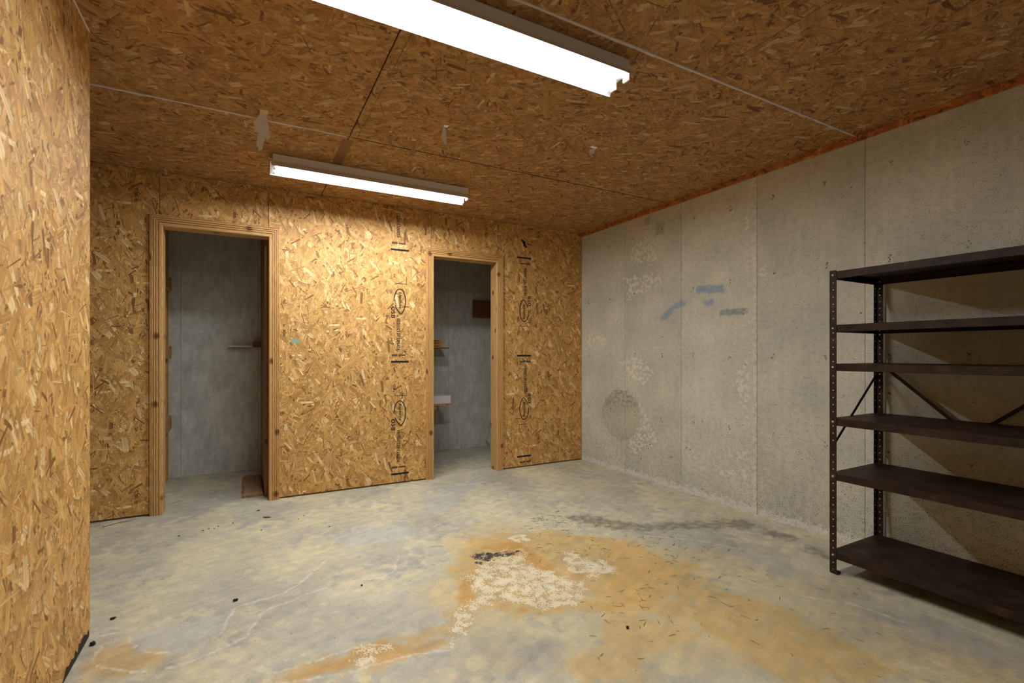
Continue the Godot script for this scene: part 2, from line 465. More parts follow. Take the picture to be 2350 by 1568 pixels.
# the slab: x -4.3 .. 0.1 and z -1.1 .. 3.3 on 2048 pixels
func make_floor() -> Array:
	var S := 2048
	var lo := Vector2(-4.3, -1.1)
	var span := Vector2(4.4, 4.4)
	var m := {}
	var soft := {"ochre": 56, "yellow": 36, "rust": 90, "crust": 110, "black": 200, "dark": 80, "pale": 128, "grey": 40, "warm": 16}
	for k in soft: m[k] = mask(floor_shapes.get(k, []), lo, span, S, S, soft[k])
	var out := PackedByteArray()
	out.resize(S * S * 3)
	var mo: PackedByteArray = m.ochre
	var my: PackedByteArray = m.yellow
	var mr: PackedByteArray = m.rust
	var mc: PackedByteArray = m.crust
	var mb: PackedByteArray = m.black
	var md: PackedByteArray = m.dark
	var mp: PackedByteArray = m.pale
	var mg: PackedByteArray = m.grey
	var mw: PackedByteArray = m.warm
	var at := 0
	for y in S:
		var r0 := (y >> 1) * 1024
		var r1 := (y & 1023) * 1024
		var r2 := ((y * 3 + 500) & 1023) * 1024
		for x in S:
			var i := y * S + x
			var nl := noise_low[r0 + (x >> 1)] - 128
			var nm := noise_mid[r1 + (x & 1023)] - 128
			var nf := noise_fine[r1 + ((x + 333) & 1023)] - 128
			var n3 := noise_low[r2 + ((x * 3 + 200) & 1023)] - 128
			var nk := noise_mid[(r0 + ((x >> 1) + 77 & 1023)) & 1048575] - 128
			var w1 := noise_low[((((y >> 1) + n3 / 3 + 150) & 1023) * 1024) + (((x >> 1) + nl / 3 + 400) & 1023)] - 128
			var sk := noise_mid[(((y + x / 3) & 1023) << 10) + (((x >> 2) + 611) & 1023)] - 128
			var t := (nl * 8 + nm * 6 + nf * 7 + n3 * 5 + sk * 7) / 100
			var r := 199 + t
			var g := 193 + t
			var b := 168 + t
			var kk := ramp_byte(w1 + nk / 3, 4, 24)             # creamier skins
			r += 8 * kk / 255; g += 6 * kk / 255; b += 0
			kk = ramp_byte(nk / 3 - w1, 16, 30)                  # greyer ones
			r -= 13 * kk / 255; g -= 11 * kk / 255; b -= 6 * kk / 255
			if absi(w1 + nk / 2 + nf / 8 - 13) < 3:                # faint tide marks
				r += 9; g += 9; b += 9
			# warm and cool drifts
			var wc := clampi(n3 * 2 + nl, -120, 120)
			r += wc * 4 / 100
			b -= wc * 2 / 100
			g += wc * 3 / 100
			var k := ramp_byte(mg[i] + nm / 2, 60, 220) * 150 / 255
			if k > 0:
				r += (174 + t - r) * k / 255; g += (169 + t - g) * k / 255; b += (154 + t - b) * k / 255
			k = ramp_byte(mp[i] + nm / 2 + nf / 5, 100, 150) * 150 / 255
			if k > 0:
				r += (190 + t - r) * k / 255; g += (193 + t - g) * k / 255; b += (186 + t - b) * k / 255
			var o := mw[i]
			if o > 0:
				k = ramp_byte(o + nl + nm / 2 + sk / 3, 90, 270) * 110 / 255
				r += (206 + t - r) * k / 255; g += (174 + t - g) * k / 255; b += (112 + t - b) * k / 255
			o = mo[i]
			if o > 0:
				k = ramp_byte(o + nm / 2 + nk + sk / 2, 50, 240) * 150 / 255
				r += (204 + t - r) * k / 255; g += (163 + t - g) * k / 255; b += (92 + t - b) * k / 255
			o = my[i]
			if o > 0:
				k = ramp_byte(o + nm / 2 + nk / 2, 60, 220) * 130 / 255
				r += (214 + t - r) * k / 255; g += (170 + t - g) * k / 255; b += (98 + t - b) * k / 255
			o = mr[i]
			if o > 0:
				k = ramp_byte(o + nm / 2 + nf / 3, 60, 230) * 150 / 255
				r += (199 + t - r) * k / 255; g += (146 + t - g) * k / 255; b += (72 + t - b) * k / 255
			o = md[i]
			if o > 0:
				k = ramp_byte(o + nm * 3 / 2 + sk + nf / 3, 60, 330) * 190 / 255
				r += (118 + t - r) * k / 255; g += (111 + t - g) * k / 255; b += (98 + t - b) * k / 255
			o = mc[i]
			if o > 0:
				var cr := o * 3 / 5 + nm + nf + n3 / 2 + 14
				k = ramp_byte(cr, 112, 150) * 235 / 255
				r += (226 + t - r) * k / 255; g += (214 + t - g) * k / 255; b += (182 + t - b) * k / 255
				if cr > 98 and cr < 113: r -= 40; g -= 40; b -= 32
			o = mb[i]
			if o > 0:
				k = ramp_byte(o * 2 / 3 + nf + nm * 3 / 2, 130, 150) * 235 / 255
				r += (54 - r) * k / 255; g += (50 - g) * k / 255; b += (44 - b) * k / 255
			if nf > 74 and nm > 30:
				r -= 26; g -= 27; b -= 26
			out[at] = clampi(r, 0, 255)
			out[at + 1] = clampi(g, 0, 255)
			out[at + 2] = clampi(b, 0, 255)
			at += 3
	var im := Image.create_from_data(S, S, false, Image.FORMAT_RGB8, out)
	im.convert(Image.FORMAT_RGBA8)
	# white salt lines left by drying water
	var sp := []
	for i in 8: sp.append(dot_sprite(rng.randf_range(1.6, 7.0), Color(0.97, 0.955, 0.92, rng.randf_range(0.16, 0.5)), 0.15))
	for line in floor_lines:
		var p: PackedVector2Array = line
		var c := Curve2D.new()
		for i in p.size():
			var tg := (p[mini(i + 1, p.size() - 1)] - p[maxi(i - 1, 0)]) * 0.18
			c.add_point(p[i], -tg, tg)
		var l := c.get_baked_length()
		var d := 0.0
		var wob := Vector2.ZERO
		var amp := 0.0
		while d < l:
			wob = wob * 0.93 + Vector2(rng.randf_range(-1, 1), rng.randf_range(-1, 1)) * 0.003
			amp = clampf(amp * 0.98 + rng.randf_range(-0.3, 0.3), -1.0, 1.0)
			var q := (c.sample_baked(d) + wob - lo) / span * S
			if amp > -0.7: stamp(im, sp[rng.randi() % sp.size()], q.x, q.y)
			d += 0.0035
	for i in 900:
		var q := Vector2(rng.randf() * S, rng.randf() * S)
		stamp(im, dot_sprite(rng.randf_range(0.8, 1.8), Color(0.3, 0.27, 0.22, rng.randf_range(0.3, 0.8))), q.x, q.y)
	im.convert(Image.FORMAT_RGB8)
	return [im]

func make_slab_normal(scale: float) -> Image:
	var S := 1024
	var d := PackedByteArray()
	d.resize(S * S)
	for i in S * S: d[i] = clampi((noise_mid[i] * 5 + noise_fine[i] * 3 + noise_low[i] * 4) / 12, 0, 255)
	var im := Image.create_from_data(S, S, false, Image.FORMAT_L8, d)
	im.bump_map_to_normal_map(scale)
	return im

# cast concrete of the right wall: z 0 .. 3.1 across 2048, y 2.3 .. 0 down 1536
func make_wall() -> Array:
	var W := 2048
	var Hh := 1536
	var lo := Vector2(0, 0)
	var span := Vector2(3.1, 2.3)
	var m := {}
	var soft := {"lime": 100, "spall": 80, "stain": 100, "blue": 128, "teal": 100}
	for k in soft: m[k] = mask(wall_shapes.get(k, []), lo, span, W, Hh, soft[k])
	var ml: PackedByteArray = m.lime
	var ms: PackedByteArray = m.spall
	var mst: PackedByteArray = m.stain
	var mbl: PackedByteArray = m.blue
	var mt: PackedByteArray = m.teal
	var out := PackedByteArray()
	out.resize(W * Hh * 3)
	var bump := PackedByteArray()
	bump.resize(W * Hh)
	var seam := []
	for i in 6: seam.append(int((0.6096 * i - 0.0) / 3.1 * W))
	var shade := [2, -3, 5, -4, 0, -8, 0]
	var at := 0
	for y in Hh:
		var hy := Hh - 1 - y          # masks have y up
		var r0 := (y & 1023) * 1024
		var rs := (((y >> 3) + 300) & 1023) * 1024
		var rl := (y >> 1) * 1024
		var ym := 2.3 * hy / Hh
		var lowness := clampi(int((0.75 - ym) * 200), 0, 150)
		for x in W:
			var i := hy * W + x
			var nl := noise_low[rl + (x >> 1)] - 128
			var nm := noise_mid[r0 + (x & 1023)] - 128
			var nf := noise_fine[r0 + ((x + 91) & 1023)] - 128
			var ns := noise_mid[rs + ((x + 40) & 1023)] - 128
			var pn: int = mini(int(x * 3.1 / W / 0.6096), 5)
			var t: int = (nl * 9 + nm * 4 + nf * 10 + ns * 3) / 100 + shade[pn]
			var r := 202 + t
			var g := 199 + t
			var b := 181 + t
			r += nl * 3 / 100
			b -= nl * 3 / 100
			var hgt := 150 + nf / 6 + nm / 8
			var o := ml[i]
			var k := 0
			if o > 8:
				k = ramp_byte(o * 2 / 5 + nm + nf / 2, 100, 116) * 190 / 255
				r += (232 - r) * k / 255; g += (225 - g) * k / 255; b += (204 - b) * k / 255
				hgt += k / 12
			# salt creeping up from the floor
			var e := int((0.055 - ym) * 3000.0) + nm / 2 + nf / 3
			if e > -20:
				k = ramp_byte(e, -20, 60) * 210 / 255
				r += (228 - r) * k / 255; g += (224 - g) * k / 255; b += (214 - b) * k / 255
			# lime along the seams
			var ds: int = seam[pn + 1] - x if pn < 5 else 99
			if ds < 26 and pn == 2:
				k = ramp_byte(nm + nf / 2 + 90 - ds * 3, 40, 70) * 130 / 255
				r += (228 - r) * k / 255; g += (221 - g) * k / 255; b += (203 - b) * k / 255
			o = ms[i]
			if o > 8:
				k = ramp_byte(o + nm / 3, 90, 190)
				var q := nm + nf
				var ring := 255 - absi(k - 128) * 2  # shadow round the spall edge, painted as a darker ring
				r += -10 * k / 255 - ring / 13
				g -= 12 * k / 255 + ring / 12
				b -= 16 * k / 255 + ring / 11
				hgt -= 60 * k / 255
				if ym > 0.55 - nm * 0.001:
					hgt += q * k / 500
					if q < -44: r -= 40 * k / 255; g -= 40 * k / 255; b -= 38 * k / 255
			o = mst[i]
			if o > 8:
				k = ramp_byte(o + nm / 2 + nf / 2, 90, 200) * 80 / 255
				r += (116 - r) * k / 255; g += (112 - g) * k / 255; b += (108 - b) * k / 255
			o = mbl[i]
			if o > 8:
				k = ramp_byte(o * 4 / 5 + nm * 3 / 4 + nf / 2, 80, 210) * 165 / 255
				r += (118 - r) * k / 255; g += (150 - g) * k / 255; b += (190 - b) * k / 255
			o = mt[i]
			if o > 8:
				k = ramp_byte(o + nm + nf, 120, 230) * 150 / 255
				r += (104 - r) * k / 255; g += (122 - g) * k / 255; b += (122 - b) * k / 255
			# pin holes and pock marks, thicker towards the floor
			var pk := nf + nm / 3
			if pk < -92 + lowness / 4:
				r -= 44; g -= 46; b -= 48
				hgt -= 30
			out[at] = clampi(r, 0, 255)
			out[at + 1] = clampi(g, 0, 255)
			out[at + 2] = clampi(b, 0, 255)
			bump[y * W + x] = clampi(hgt, 0, 255)
			at += 3
	var im := Image.create_from_data(W, Hh, false, Image.FORMAT_RGB8, out)
	im.convert(Image.FORMAT_RGBA8)
	var bm := Image.create_from_data(W, Hh, false, Image.FORMAT_L8, bump)
	bm.convert(Image.FORMAT_RGBA8)
	# form-tie marks in rows, every 0.3 m
	for row in [0.548, 1.063, 1.597, 2.1]:
		for k in 11:
			var z := 0.115 + 0.304 * k + rng.randf_range(-0.01, 0.01)
			var px := z / 3.1 * W
			var py: float = (1.0 - (row + rng.randf_range(-0.012, 0.012)) / 2.3) * Hh
			for j in 7:
				var ox := rng.randf_range(-5, 5)
				var oy := rng.randf_range(-12, 12)
				stamp(im, dot_sprite(rng.randf_range(1.5, 5.0), Color(0.28, 0.23, 0.16, rng.randf_range(0.35, 0.75)), 0.3), px + ox, py + oy)
				stamp(bm, dot_sprite(rng.randf_range(2.0, 5.0), Color(0.2, 0.2, 0.2, 0.6), 0.3), px + ox, py + oy)
			if rng.randf() < 0.6:
				stamp(im, dot_sprite(rng.randf_range(7, 11), Color(0.86, 0.83, 0.74, 0.35), 0.6), px + rng.randf_range(-8, 8), py)
	# bug holes
	for i in 420:
		var z := rng.randf_range(0.05, 3.05)
		var yy := pow(rng.randf(), 2.2) * 1.5
		if rng.randf() < 0.25: yy = rng.randf_range(0.2, 2.2)
		var r := rng.randf_range(0.9, 3.4) * (1.3 if rng.randf() < 0.12 else 0.8)
		stamp(im, dot_sprite(r, Color(0.36, 0.32, 0.26, 0.8), 0.5), z / 3.1 * W, (1.0 - yy / 2.3) * Hh)
		stamp(bm, dot_sprite(r, Color(0.1, 0.1, 0.1, 0.9), 0.3), z / 3.1 * W, (1.0 - yy / 2.3) * Hh)
	for p in [[0.86, 0.29], [0.9, 0.31], [0.88, 0.27], [1.12, 0.25], [0.72, 0.2], [0.8, 0.17], [1.27, 0.35], [1.3, 0.34], [1.22, 0.5], [1.03, 0.52]]:
		stamp(im, dot_sprite(rng.randf_range(3, 6), Color(0.38, 0.34, 0.27, 0.85), 0.5), p[0] / 3.1 * W, (1.0 - p[1] / 2.3) * Hh)
		stamp(bm, dot_sprite(5.0, Color(0.1, 0.1, 0.1, 0.9), 0.3), p[0] / 3.1 * W, (1.0 - p[1] / 2.3) * Hh)
	# pale chips of laitance round the third seam, and long pale runs on the fifth panel
	for i in 130:
		var z := 1.8288 + rng.randfn(-0.06, 0.1)
		if z > 1.82 and z < 1.84: continue
		stamp(im, dot_sprite(rng.randf_range(1.5, 6.0), Color(0.92, 0.89, 0.8, rng.randf_range(0.3, 0.7)), 0.7), z / 3.1 * W, (1.0 - rng.randf_range(0.1, 1.75) / 2.3) * Hh)
	for run in [[2.79, 1.55, 2.2], [2.925, 1.75, 2.2], [2.61, 1.6, 2.05], [3.0, 1.6, 2.1], [2.53, 1.5, 1.9], [2.7, 1.5, 1.9]]:
		var y0: float = run[1]
		while y0 < run[2]:
			stamp(im, dot_sprite(rng.randf_range(3, 7), Color(0.95, 0.93, 0.88, 0.13), 0.2), (run[0] + rng.randf_range(-0.006, 0.006)) / 3.1 * W, (1.0 - y0 / 2.3) * Hh)
			y0 += 0.006
	im.convert(Image.FORMAT_RGB8)
	bm.convert(Image.FORMAT_L8)
	return [im, bm]

# plain cast concrete, 2 m of it, for everything out of the main view
func make_concrete() -> Image:
	var S := 1024
	var d := PackedByteArray()
	d.resize(S * S * 3)
	for y in S:
		for x in S:
			var i := y * S + x
			var s := noise_mid[(((y >> 2) + 300) & 1023) * 1024 + ((x + 40) & 1023)] - 128
			var nf := noise_fine[i] - 128
			var t := ((noise_low[i] - 128) * 12 + (noise_mid[i] - 128) * 7 + nf * 9 + s * 10) / 100
			if nf < -84: t -= 26
			d[i * 3] = clampi(206 + t, 0, 255)
			d[i * 3 + 1] = clampi(206 + t, 0, 255)
			d[i * 3 + 2] = clampi(194 + t, 0, 255)
	return Image.create_from_data(S, S, false, Image.FORMAT_RGB8, d)

# pine: 1024 along the grain (2 m), 256 across (0.25 m)
func make_pine() -> Image:
	var w := 1024
	var h := 256
	var d := PackedByteArray()
	d.resize(w * h * 3)
	var knots := []
	for i in 9: knots.append(Vector2(rng.randf() * w, rng.randf() * h))
	for y in h:
		for x in w:
			var bend := noise_low[((y >> 1) & 1023) * 1024 + (x & 1023)] - 128
			var kd := 0.0
			for k in knots:
				var dx: float = (x - k.x) * 0.9
				var dy: float = (y - k.y) * 0.55
				var q := dx * dx + dy * dy
				if q < 160.0: kd = maxf(kd, 1.0 - q / 160.0)
			var yy := y + bend / 5
			var ring := noise_mid[((yy * 5) & 1023) * 1024 + ((x >> 4) & 1023)] - 128
			var fine := noise_fine[((y * 3) & 1023) * 1024 + ((x >> 3) & 1023)] - 128
			var t := (ring * 20 + fine * 12) / 100
			var r := 206 + t - int(kd * 90)
			var g := 160 + t - int(kd * 92)
			var b := 98 + t - int(kd * 66)
			var at := (y * w + x) * 3
			d[at] = clampi(r, 0, 255)
			d[at + 1] = clampi(g, 0, 255)
			d[at + 2] = clampi(b, 0, 255)
	return Image.create_from_data(w, h, false, Image.FORMAT_RGB8, d)

func make_steel() -> Image:
	var S := 512
	var d := PackedByteArray()
	d.resize(S * S * 3)
	for y in S:
		for x in S:
			var i := y * 2048 + x * 2
			var t := ((noise_low[i] - 128) * 16 + (noise_mid[i] - 128) * 10) / 100
			var dust := ramp_byte(noise_low[(i + 333333) & 1048575], 120, 220)
			var at := (y * S + x) * 3
			d[at] = clampi(47 + t / 2 + dust / 16, 0, 255)
			d[at + 1] = clampi(32 + t / 2 + dust / 20, 0, 255)
			d[at + 2] = clampi(21 + t / 2 + dust / 26, 0, 255)
	return Image.create_from_data(S, S, false, Image.FORMAT_RGB8, d)

func flat(c: Color, rough := 0.8, metal := 0.0) -> StandardMaterial3D:
	var m := StandardMaterial3D.new()
	m.albedo_color = c
	m.roughness = rough
	m.metallic = metal
	return m

func mapped(t: Texture2D, uv: Vector3, rough: float, normal: Texture2D = null, depth := 1.0) -> StandardMaterial3D:
	var m := StandardMaterial3D.new()
	m.albedo_texture = t
	m.uv1_scale = uv
	m.roughness = rough
	if normal:
		m.normal_enabled = true
		m.normal_texture = normal
		m.normal_scale = depth
	return m

func make_materials():
	stains()
	var osb := make_osb()
	var lum: Image = osb.duplicate()
	lum.convert(Image.FORMAT_L8)
	lum.resize(1024, 1024, Image.INTERPOLATE_TRILINEAR)
	lum.bump_map_to_normal_map(2.2)
	var osb_t := tex(osb)
	var osb_n := tex(lum)
	M.osb = mapped(osb_t, Vector3(0.5, 0.5, 1), 0.62, osb_n, 0.8)
	M.osb_ceiling_shaded = mapped(osb_t, Vector3(0.5, 0.5, 1), 0.75, osb_n, 0.8)
	M.osb_strip_shaded = mapped(osb_t, Vector3(0.4, 0.4, 1), 0.75, osb_n, 0.9)
	M.osb_strip_shaded.albedo_color = Color(0.86, 0.7, 0.6)  # reddish flakes, with the shade on the unlit strip mixed into the tint
	M.osb_ceiling_shaded.albedo_color = Color(0.83, 0.8, 0.82)  # same board as the walls; the dimmer light overhead is put into this tint
	var fl: Image = make_floor()[0]
	var slab_n := tex(make_slab_normal(3.0))
	M.floor = StandardMaterial3D.new()
	M.floor.albedo_texture = tex(fl)
	M.floor.roughness = 0.55
	M.floor.normal_enabled = true
	M.floor.normal_texture = slab_n
	M.floor.normal_scale = 0.35
	var wl := make_wall()
	var wb: Image = wl[1]
	wb.bump_map_to_normal_map(5.0)
	M.wall = mapped(tex(wl[0]), Vector3.ONE, 0.85, tex(wb), 0.9)
	M.concrete = mapped(tex(make_concrete()), Vector3(0.5, 0.5, 1), 0.85, slab_n, 0.3)
	M.pine = mapped(tex(make_pine()), Vector3(0.5, 4.0, 1), 0.5)
	M.steel = mapped(tex(make_steel()), Vector3(1.2, 1.2, 1), 0.5)
	M.steel.metallic_specular = 0.32
	M.lumber = mapped(M.pine.albedo_texture, Vector3(0.5, 4.0, 1), 0.7)
	M.lumber.albedo_color = Color(0.95, 0.93, 0.85)
	M.brown_board = mapped(M.pine.albedo_texture, Vector3(0.5, 4.0, 1), 0.6)
	M.brown_board.albedo_color = Color(0.62, 0.53, 0.42)
	M.core = flat(Color(0.5, 0.38, 0.24), 0.9)
	M.ink = flat(Color(0.11, 0.105, 0.1), 0.8)
	M.faint_ink = flat(Color(0.38, 0.3, 0.2), 0.8)
	M.white_metal = flat(Color(0.96, 0.96, 0.975), 0.4)
	M.tube = flat(Color(0.95, 0.95, 0.95), 0.3)
	M.tube.emission_enabled = true
	M.tube.emission = LAMP_COLOR
	M.tube.emission_energy_multiplier = 9.0
	M.zinc = flat(Color(0.86, 0.84, 0.8), 0.4, 0.0)
	M.tape = flat(Color(0.985, 0.975, 0.965), 0.75)
	M.tan_tape = flat(Color(0.86, 0.72, 0.54), 0.7)
	M.brown_tape = flat(Color(0.5, 0.33, 0.17), 0.6)
	M.caulk = flat(Color(0.88, 0.82, 0.8), 0.7)
	M.dark_gap = flat(Color(0.16, 0.11, 0.08), 0.9)
	M.white_board = flat(Color(0.9, 0.88, 0.88), 0.6)
	M.yellow_edge = flat(Color(0.86, 0.66, 0.3), 0.7)
	M.fibre = mapped(M.concrete.albedo_texture, Vector3(3, 3, 1), 0.95)
	M.fibre.albedo_color = Color(0.74, 0.6, 0.46)
	M.bark = flat(Color(0.5, 0.43, 0.34), 0.9)
	M.dark_bit = flat(Color(0.14, 0.12, 0.1), 0.9)
	M.straw = flat(Color(0.78, 0.68, 0.45), 0.8)
	M.stick = flat(Color(0.74, 0.72, 0.67), 0.8)
	M.grass = flat(Color(0.3, 0.36, 0.19), 0.8)
	M.rubber = flat(Color(0.07, 0.06, 0.055), 0.7)

# ------------------------------------------------------------------ shell
func build_shell():
	var st := begin()
	var uv := func(x: float, z: float) -> Vector2: return Vector2((x + 4.3) / 4.4, (z + 1.1) / 4.4)
	quad(st, Vector3(-4.3, 0, 3.3), Vector3(0.1, 0, 3.3), Vector3(0.1, 0, -1.1), Vector3(-4.3, 0, -1.1), uv.call(-4.3, 3.3), uv.call(0.1, 3.3), uv.call(0.1, -1.1), uv.call(-4.3, -1.1))
	var fl := struct_root("floor", "stained grey concrete floor slab with ochre water marks and white salt crust", "floor")
	part("slab_surface", st, M.floor, fl)
	st = begin()
	bbox(st, Vector3(-4.3, -0.15, -1.1), Vector3(0.1, -0.001, 3.3), 0.0)
	bbox(st, Vector3(-5.2, -0.15, -1.3), Vector3(-4.3, 0, 5.9), 0.0, 0)
	bbox(st, Vector3(-4.3, -0.15, 3.3), Vector3(0.3, 0, 5.9), 0.0, 0)
	part("slab", st, M.concrete, fl)
	# near partition with its face sheet
	var wl := struct_root("wall_left", "strand board partition close on the left with a dark stained foot", "wall")
	st = begin()
	bbox(st, Vector3(LX - 0.12, 0.0, 1.51), Vector3(LX - 0.012, H, FZ), 0.0, 1)
	part("partition_core", st, M.core, wl)
	st = begin()
	sheet(st, Vector3(LX, 0.004, 2.74), Vector3(0, 0, -1), Vector3.UP, 1.24, H - 0.006, 0.011, 0.0015, Vector2(0.3, 0.7), true)
	part("board", st, M.osb, wl)
	st = begin()
	sheet(st, Vector3(LX, 0.004, FZ), Vector3(0, 0, -1), Vector3.UP, FZ - 2.743, H - 0.006, 0.011, 0.0015, Vector2(0.9, 1.4), true)
	part("board", st, M.osb, wl)
	st = begin()
	bar(st, Vector3(LX + 0.002, H - 0.003, 1.52), Vector3(LX + 0.002, H - 0.003, FZ), Vector3(1, -1, 0), 0.006, 0.004)
	part("caulk_line", st, M.caulk, wl)
	# black mould creeping up its foot from the free corner
	st = begin()
	var foot := PackedVector2Array([Vector2(1.515, 0.005)])
	var mr := RandomNumberGenerator.new()
	mr.seed = 5
	var z := 1.515
	while z < 2.3:
		foot.append(Vector2(z, clampf(0.034 * (1.0 - (z - 1.515) / 0.9) + mr.randf_range(-0.014, 0.016), 0.004, 0.07)))
		z += mr.randf_range(0.012, 0.03)
	foot.append(Vector2(2.3, 0.005))
	for i in range(1, foot.size() - 2):
		oriented(st, Vector3(LX + 0.0006, 0.005, foot[i].x), Vector3(LX + 0.0006, 0.005, foot[i + 1].x), Vector3(LX + 0.0006, foot[i + 1].y, foot[i + 1].x), Vector3.RIGHT)
		oriented(st, Vector3(LX + 0.0006, 0.005, foot[i].x), Vector3(LX + 0.0006, foot[i + 1].y, foot[i + 1].x), Vector3(LX + 0.0006, foot[i].y, foot[i].x), Vector3.RIGHT)
	part("mould_stain", st, flat(Color(0.19, 0.14, 0.085), 0.9), wl)
	# recess behind it, and the wall behind the camera
	st = begin()
	bbox(st, Vector3(RX - 0.15, 0, -1.2), Vector3(RX, H, FZ), 0.0, 1)
	part("wall_recess", st, M.concrete)
	tag(get_node("wall_recess"), "plain concrete wall at the far side of the recess behind the partition", "wall", "", "structure")
	st = begin()
	bbox(st, Vector3(RX - 0.15, 0, FZ), Vector3(0.2, H, FZ + 0.15), 0.0, 0)
	part("wall_front", st, M.concrete)
	tag(get_node("wall_front"), "plain concrete wall behind the viewpoint", "wall", "", "structure")
	# concrete behind the closets, two pours with a joint
	var cw := struct_root("wall_closets", "grey cast concrete wall at the back of the two closets", "wall")
	for seg in [[-5.0, -3.5745], [-3.5735, -2.9625], [-2.9615, -1.7005], [-1.6995, -1.0305], [-1.0295, 0.0]]:
		st = begin()
		sheet(st, Vector3(seg[0], 0, BZ), Vector3.RIGHT, Vector3.UP, seg[1] - seg[0], H, 0.15, 0.002, Vector2(seg[0] * 1.3, 0.0))
		part("concrete_panel", st, M.concrete, cw)
	# sides of the closets
	var ws := struct_root("wall_closet_side", "framed side walls closing off the two closets", "wall")
	st = begin()
	bbox(st, Vector3(-3.80, 0, BZ), Vector3(-3.70, H, -0.1), 0.002, 1)
	part("side_panel", st, M.concrete, ws)
	for seg in [[-2.94, -2.84], [-1.84, -1.74]]:
		st = begin()
		bbox(st, Vector3(seg[0], 0, BZ), Vector3(seg[1], H, -0.1), 0.002, 1)
		part("side_panel", st, M.brown_board, ws)

# ------------------------------------------------------------------ right wall
func build_right_wall():
	var w := struct_root("wall_right", "cast concrete basement wall in tall form panels with pale lime chips", "wall")
	var edges := [0.0, 0.6096, 1.2192, 1.8288, 2.4384, 3.048]
	for i in 5:
		var st := begin()
		var a: float = edges[i]
		var b: float = edges[i + 1]
		# u along z, v down from y = 2.3
		concrete_face(st, a + 0.0008, b - 0.0008, [0.0012, 0.0, 0.0022, 0.0, 0.0015][i])
		part("concrete_panel", st, M.wall, w)
	for seg in [[-1.2, -0.002], [3.05, 3.655], [3.658, 4.264], [4.267, FZ + 0.1]]:
		var st := begin()
		sheet(st, Vector3(0, 0, seg[0]), Vector3(0, 0, 1), Vector3.UP, seg[1] - seg[0], CT, 0.2, 0.003, Vector2(seg[0], 0.3))
		part("concrete_panel", st, M.concrete, w)
	var st := begin()
	bbox(st, Vector3(0.004, 0, -1.2), Vector3(0.25, CT, FZ + 0.1), 0.0)
	part("concrete_body", st, M.concrete, w)
	st = begin()
	bbox(st, Vector3(0.0, CT, -1.2), Vector3(0.25, H + 0.1, FZ + 0.1), 0.0)
	part("sill_plate", st, M.core, w)
	# ripped strips of board that hide the gap above the pour
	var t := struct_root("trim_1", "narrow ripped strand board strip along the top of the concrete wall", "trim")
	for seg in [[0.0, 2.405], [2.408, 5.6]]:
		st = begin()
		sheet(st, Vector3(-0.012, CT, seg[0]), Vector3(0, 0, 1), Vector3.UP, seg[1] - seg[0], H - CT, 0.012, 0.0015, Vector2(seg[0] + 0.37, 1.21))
		part("board_strip", st, M.osb_strip_shaded, t)

func concrete_face(st: SurfaceTool, a: float, b: float, proud: float):
	var bev := 0.0035
	var x := -proud
	var uv := func(z: float, y: float) -> Vector2: return Vector2(z / 3.1, 1.0 - y / 2.3)
	var p := func(z: float, y: float, d: float) -> Vector3: return Vector3(x + d, y, z)
	var c := [[a, b]]
	quad(st, p.call(b - bev, 0, 0), p.call(a + bev, 0, 0), p.call(a + bev, CT, 0), p.call(b - bev, CT, 0), uv.call(b - bev, 0), uv.call(a + bev, 0), uv.call(a + bev, CT), uv.call(b - bev, CT))
	quad(st, p.call(a + bev, 0, 0), p.call(a, 0, 0.006), p.call(a, CT, 0.006), p.call(a + bev, CT, 0), uv.call(a + bev, 0), uv.call(a, 0), uv.call(a, CT), uv.call(a + bev, CT))
	quad(st, p.call(b, 0, 0.006), p.call(b - bev, 0, 0), p.call(b - bev, CT, 0), p.call(b, CT, 0.006), uv.call(b, 0), uv.call(b - bev, 0), uv.call(b - bev, CT), uv.call(b, CT))
	quad(st, p.call(b - bev, CT, 0), p.call(a + bev, CT, 0), p.call(a + bev, CT, 0.05), p.call(b - bev, CT, 0.05), uv.call(b, CT), uv.call(a, CT), uv.call(a, CT), uv.call(b, CT))

